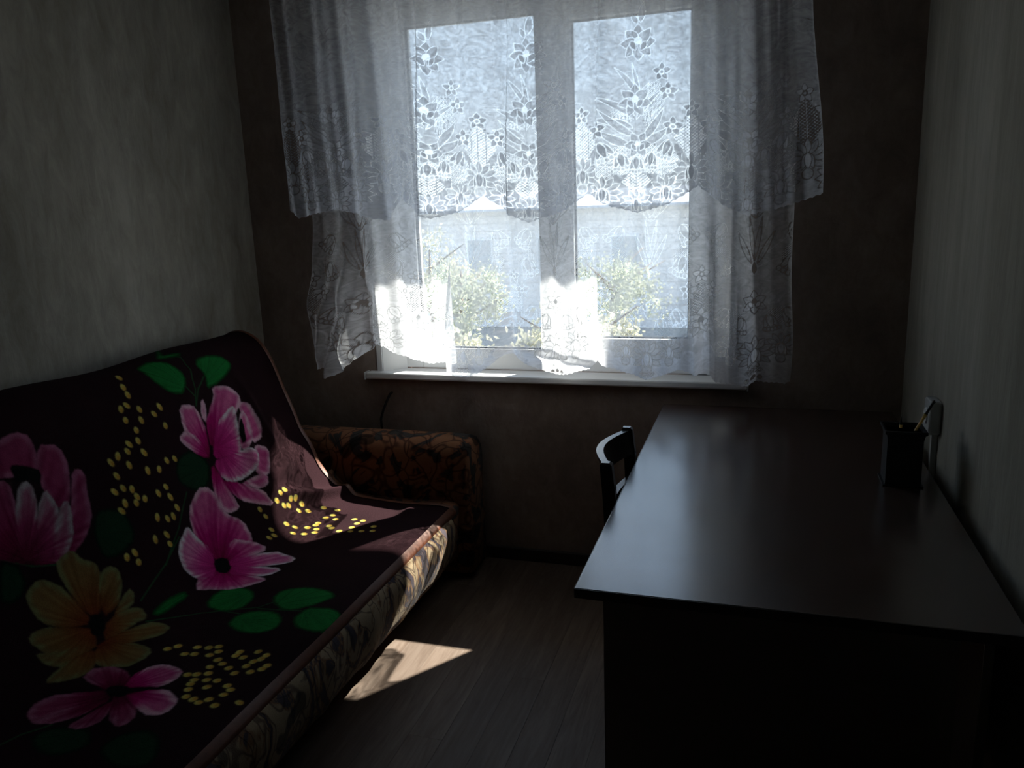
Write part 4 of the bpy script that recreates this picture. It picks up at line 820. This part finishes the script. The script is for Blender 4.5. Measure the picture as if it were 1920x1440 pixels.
bm = bmesh.new(); box(bm, -.331, .03, 1.969, 1.983, .37, .43, bev=.002); box(bm, -.331, .03, 2.303, 2.317, .37, .43, bev=.002); box(bm, .028, .042, 1.99, 2.30, .37, .43, bev=.002); cp('apron', bm)
for yy in (1.972, 2.314):
    bm = bmesh.new(); box(bm, -.331, .022, yy-.008, yy+.008, .16, .185, bev=.002); cp('stretcher', bm)

# ------------------------------------------------------------------ pen holder, pens, socket, cable
ph_ = empty('pen_holder', (.376, 2.235, .7505)); tag(ph_, 'square black pen holder with a flared rim on the desk near the right wall', 'pen holder')
def pp(name, bm, m, smooth=False):
    o = obj(name, bm, m, ph_, smooth); return o
def sq(z, h): return [(-h, -h, z), (h, -h, z), (h, h, z), (-h, h, z)]
bm = bmesh.new(); secs = [sq(0, .047), sq(.004, .043), (sq(.125, .043)), sq(.145, .047), sq(.150, .048), sq(.150, .045), sq(.143, .0435), sq(.012, .040)]
sweep_section(bm, secs); pp('cup', bm, M_black)
bm = bmesh.new(); sweep_section(bm, [sq(0, .049), sq(.0035, .049)]); pp('base_flange', bm, M_black)
bm = bmesh.new(); sweep_section(bm, [sq(.141, .0485), sq(.144, .0505), sq(.151, .0505), sq(.151, .0460), sq(.141, .0455)]); pp('rim', bm, M_black)
def pen(name, p0, p1, cols, label, r=.0036):
    root = empty(name, p0); tag(root, label, 'pen', 'pens in the black holder'); d = Vector(p1)-Vector(p0)
    for nm, m, a, b, ra, rb in cols:
        bm = bmesh.new(); tube(bm, [d*a, d*(a+(b-a)*.1), d*(a+(b-a)*.9), d*b], [ra, r if ra >= r else ra, r if rb >= r else rb, rb], 12); obj(nm, bm, m, root, True)
    return root
pen('ballpoint_pen', (.345, 2.200, .790), (.452, 2.272, .968), (('barrel', M_gold, 0, .80, .004, .0045), ('pen_cap', M_black, .80, .985, .0055, .0055), ('clip', M_black, .985, 1.0, .003, .002)), 'pen with a shiny yellow edge and black cap leaning right out of the holder')
pen('pencil', (.372, 2.252, .765), (.374, 2.268, .921), (('barrel', M_gold, 0, .86, .0038, .0042), ('tip', M_black, .86, 1.0, .0042, .0006)), 'short pencil point just showing above the back rim of the holder')
so = empty('wall_socket', (.507, 2.475, .875)); tag(so, 'pale surface-mounted wall socket above the desk edge on the right wall', 'socket')
bm = bmesh.new(); box(bm, -.034, 0, -.040, .040, -.050, .050, bev=.009, seg=3); obj('socket_body', bm, M_grayp, so)
bm = bmesh.new(); tube(bm, [(-.034, 0, .0), (-.038, 0, 0)], [.024, .022], 24); obj('socket_ring', bm, M_white, so, False)
bm = bmesh.new()
for yy in (-.010, .010): tube(bm, [(-.0381, yy, 0), (-.0385, yy, 0)], .003, 10)
obj('socket_hole', bm, M_black, so)
bm = bmesh.new(); box(bm, .490, .5068, 2.468, 2.484, .060, .8245, bev=.0015)
tag(obj('cable_duct', bm, M_grayp), 'narrow pale cable duct running down the right wall below the socket', 'cable duct')
bm = bmesh.new()
pts = [(-1.540, 3.087, .735), (-1.541, 3.068, .732), (-1.553, 3.060, .706), (-1.572, 3.056, .665), (-1.588, 3.056, .62), (-1.594, 3.070, .57), (-1.594, 3.078, .52), (-1.594, 3.079, .42), (-1.594, 3.079, .07)]
tube(bm, pts, .0055, 10); cb_ = tag(obj('cable', bm, M_gasket, None, True), 'thin black cable coming out of the wall below the windowsill, above the sofa arm', 'cable')

# ------------------------------------------------------------------ outside
GZ = -2.6
tag(boxes('yard_ground', M_ground, [(-60, 50, 3.6, 90, GZ-.3, GZ)]), None, None)['kind'] = 'structure'
tag(boxes('added_sun_slab', M_conc, [(-4.5, 5.5, 3.402, 4.50, 3.00, 3.16)], bev=.01), 'unseen concrete slab added outside to cut the sun on the curtain', 'sun blocker')  # out of view, added to shade the upper part of the curtain
def tree(x, y, hgt, spread, m, label, group, seed):
    r = random.Random(seed); root = empty('garden_tree', (x, y, GZ)); tag(root, label, 'tree', group)
    bm = bmesh.new(); tube(bm, [(0, 0, -.02), (.05, .02, hgt*.25), (0, .1, hgt*.5), (.08, 0, hgt*.85)], [.12, .09, .07, .02], 8)
    for k in range(7):
        a = r.uniform(0, 6.28); z = hgt*r.uniform(.3, .7); tube(bm, [(0.03, .03, z), (math.cos(a)*spread*.4, math.sin(a)*spread*.4, z+hgt*.12), (math.cos(a)*spread*.75, math.sin(a)*spread*.75, z+hgt*.22)], [.04, .025, .01], 6)
    obj('trunk', bm, M_bark, root, True)
    n = 3600; g = np.random.default_rng(seed); cl = g.normal(0, 1, (26, 3)); cl /= np.linalg.norm(cl, axis=1)[:, None]; cl *= g.uniform(.3, 1, (26, 1))
    c = cl[g.integers(0, 26, n)]*np.array((spread*.8, spread*.8, hgt*.30))+g.normal(0, .16, (n, 3))*spread*.6+np.array((0, 0, hgt*.66))
    d1 = g.normal(0, 1, (n, 3)); d1 /= np.linalg.norm(d1, axis=1)[:, None]; d2 = np.cross(d1, g.normal(0, 1, (n, 3))); d2 /= np.linalg.norm(d2, axis=1)[:, None]
    s = g.uniform(.035, .065, (n, 1)); v = np.stack([c-d1*s, c+d2*s*.6, c+d1*s, c-d2*s*.6], 1).reshape(-1, 3)
    me = bpy.data.meshes.new('foliage'); me.from_pydata(v.tolist(), [], [(4*i, 4*i+1, 4*i+2, 4*i+3) for i in range(n)]); link('foliage', me, m, root)['kind'] = 'stuff'
for i, (x, y, hg, sp_, m, lb) in enumerate(((-4.3, 9.5, 3.0, 1.2, M_leaf_y, 'yellowing tree outside, nearest the left window pane'), (-7.0, 18, 3.2, 1.6, M_leaf_g, 'green tree outside in front of the pale house, behind the left pane'),
        (-2.6, 11.5, 2.9, 1.2, M_leaf_y, 'yellow-leaved tree outside, seen through the right pane'), (-9.5, 22, 3.6, 2.2, M_leaf_y, 'wide tree far outside behind the left pane'), (-3.6, 20, 3.3, 2.0, M_leaf_g, 'green tree far outside behind the right pane'))):
    tree(x, y, hg, sp_, m, lb, 'trees in the yard outside', 20+i)
sh = empty('pale_house', (-7.0, 27, GZ)); tag(sh, 'long pale house with lapped boards standing across the yard behind the trees', 'building')
HW, HH = 10.0, 4.1
bm = bmesh.new(); box(bm, -HW, HW, 0, 7, -.02, HH); obj('wall', bm, M_plaster, sh)
bd = None
for k in range(15):
    if bd is None:
        bm = bmesh.new(); box(bm, -HW-.02, HW+.02, -.03, -.001, 0, .25, bev=.004); bd = obj('board', bm, M_plaster, sh); bd.location.z = .02
    else:
        b2 = bd.copy(); COL.objects.link(b2); b2.parent = sh; b2.location.z = .02+k*.262
bm = bmesh.new(); sweep_section(bm, [[(x, -.5, HH), (x, 7.5, HH), (x, 7.5, HH+.08), (x, 3.5, HH+.7), (x, -.5, HH+.08)] for x in (-HW-.4, HW+.4)]); obj('roof', bm, M_roofm, sh)
for xx in (-8, -5.2, -2.6, 0, 2.6, 5.2, 8):
    for zz in (1.9,):
        bm = bmesh.new(); box(bm, xx-.5, xx+.5, -.07, -.031, zz, zz+1.3, bev=.01); f_ = obj('window', bm, M_white, sh)
        bm = bmesh.new(); box(bm, xx-.42, xx+.42, -.08, -.071, zz+.08, zz+1.22); obj('pane', bm, M_hglass, f_)
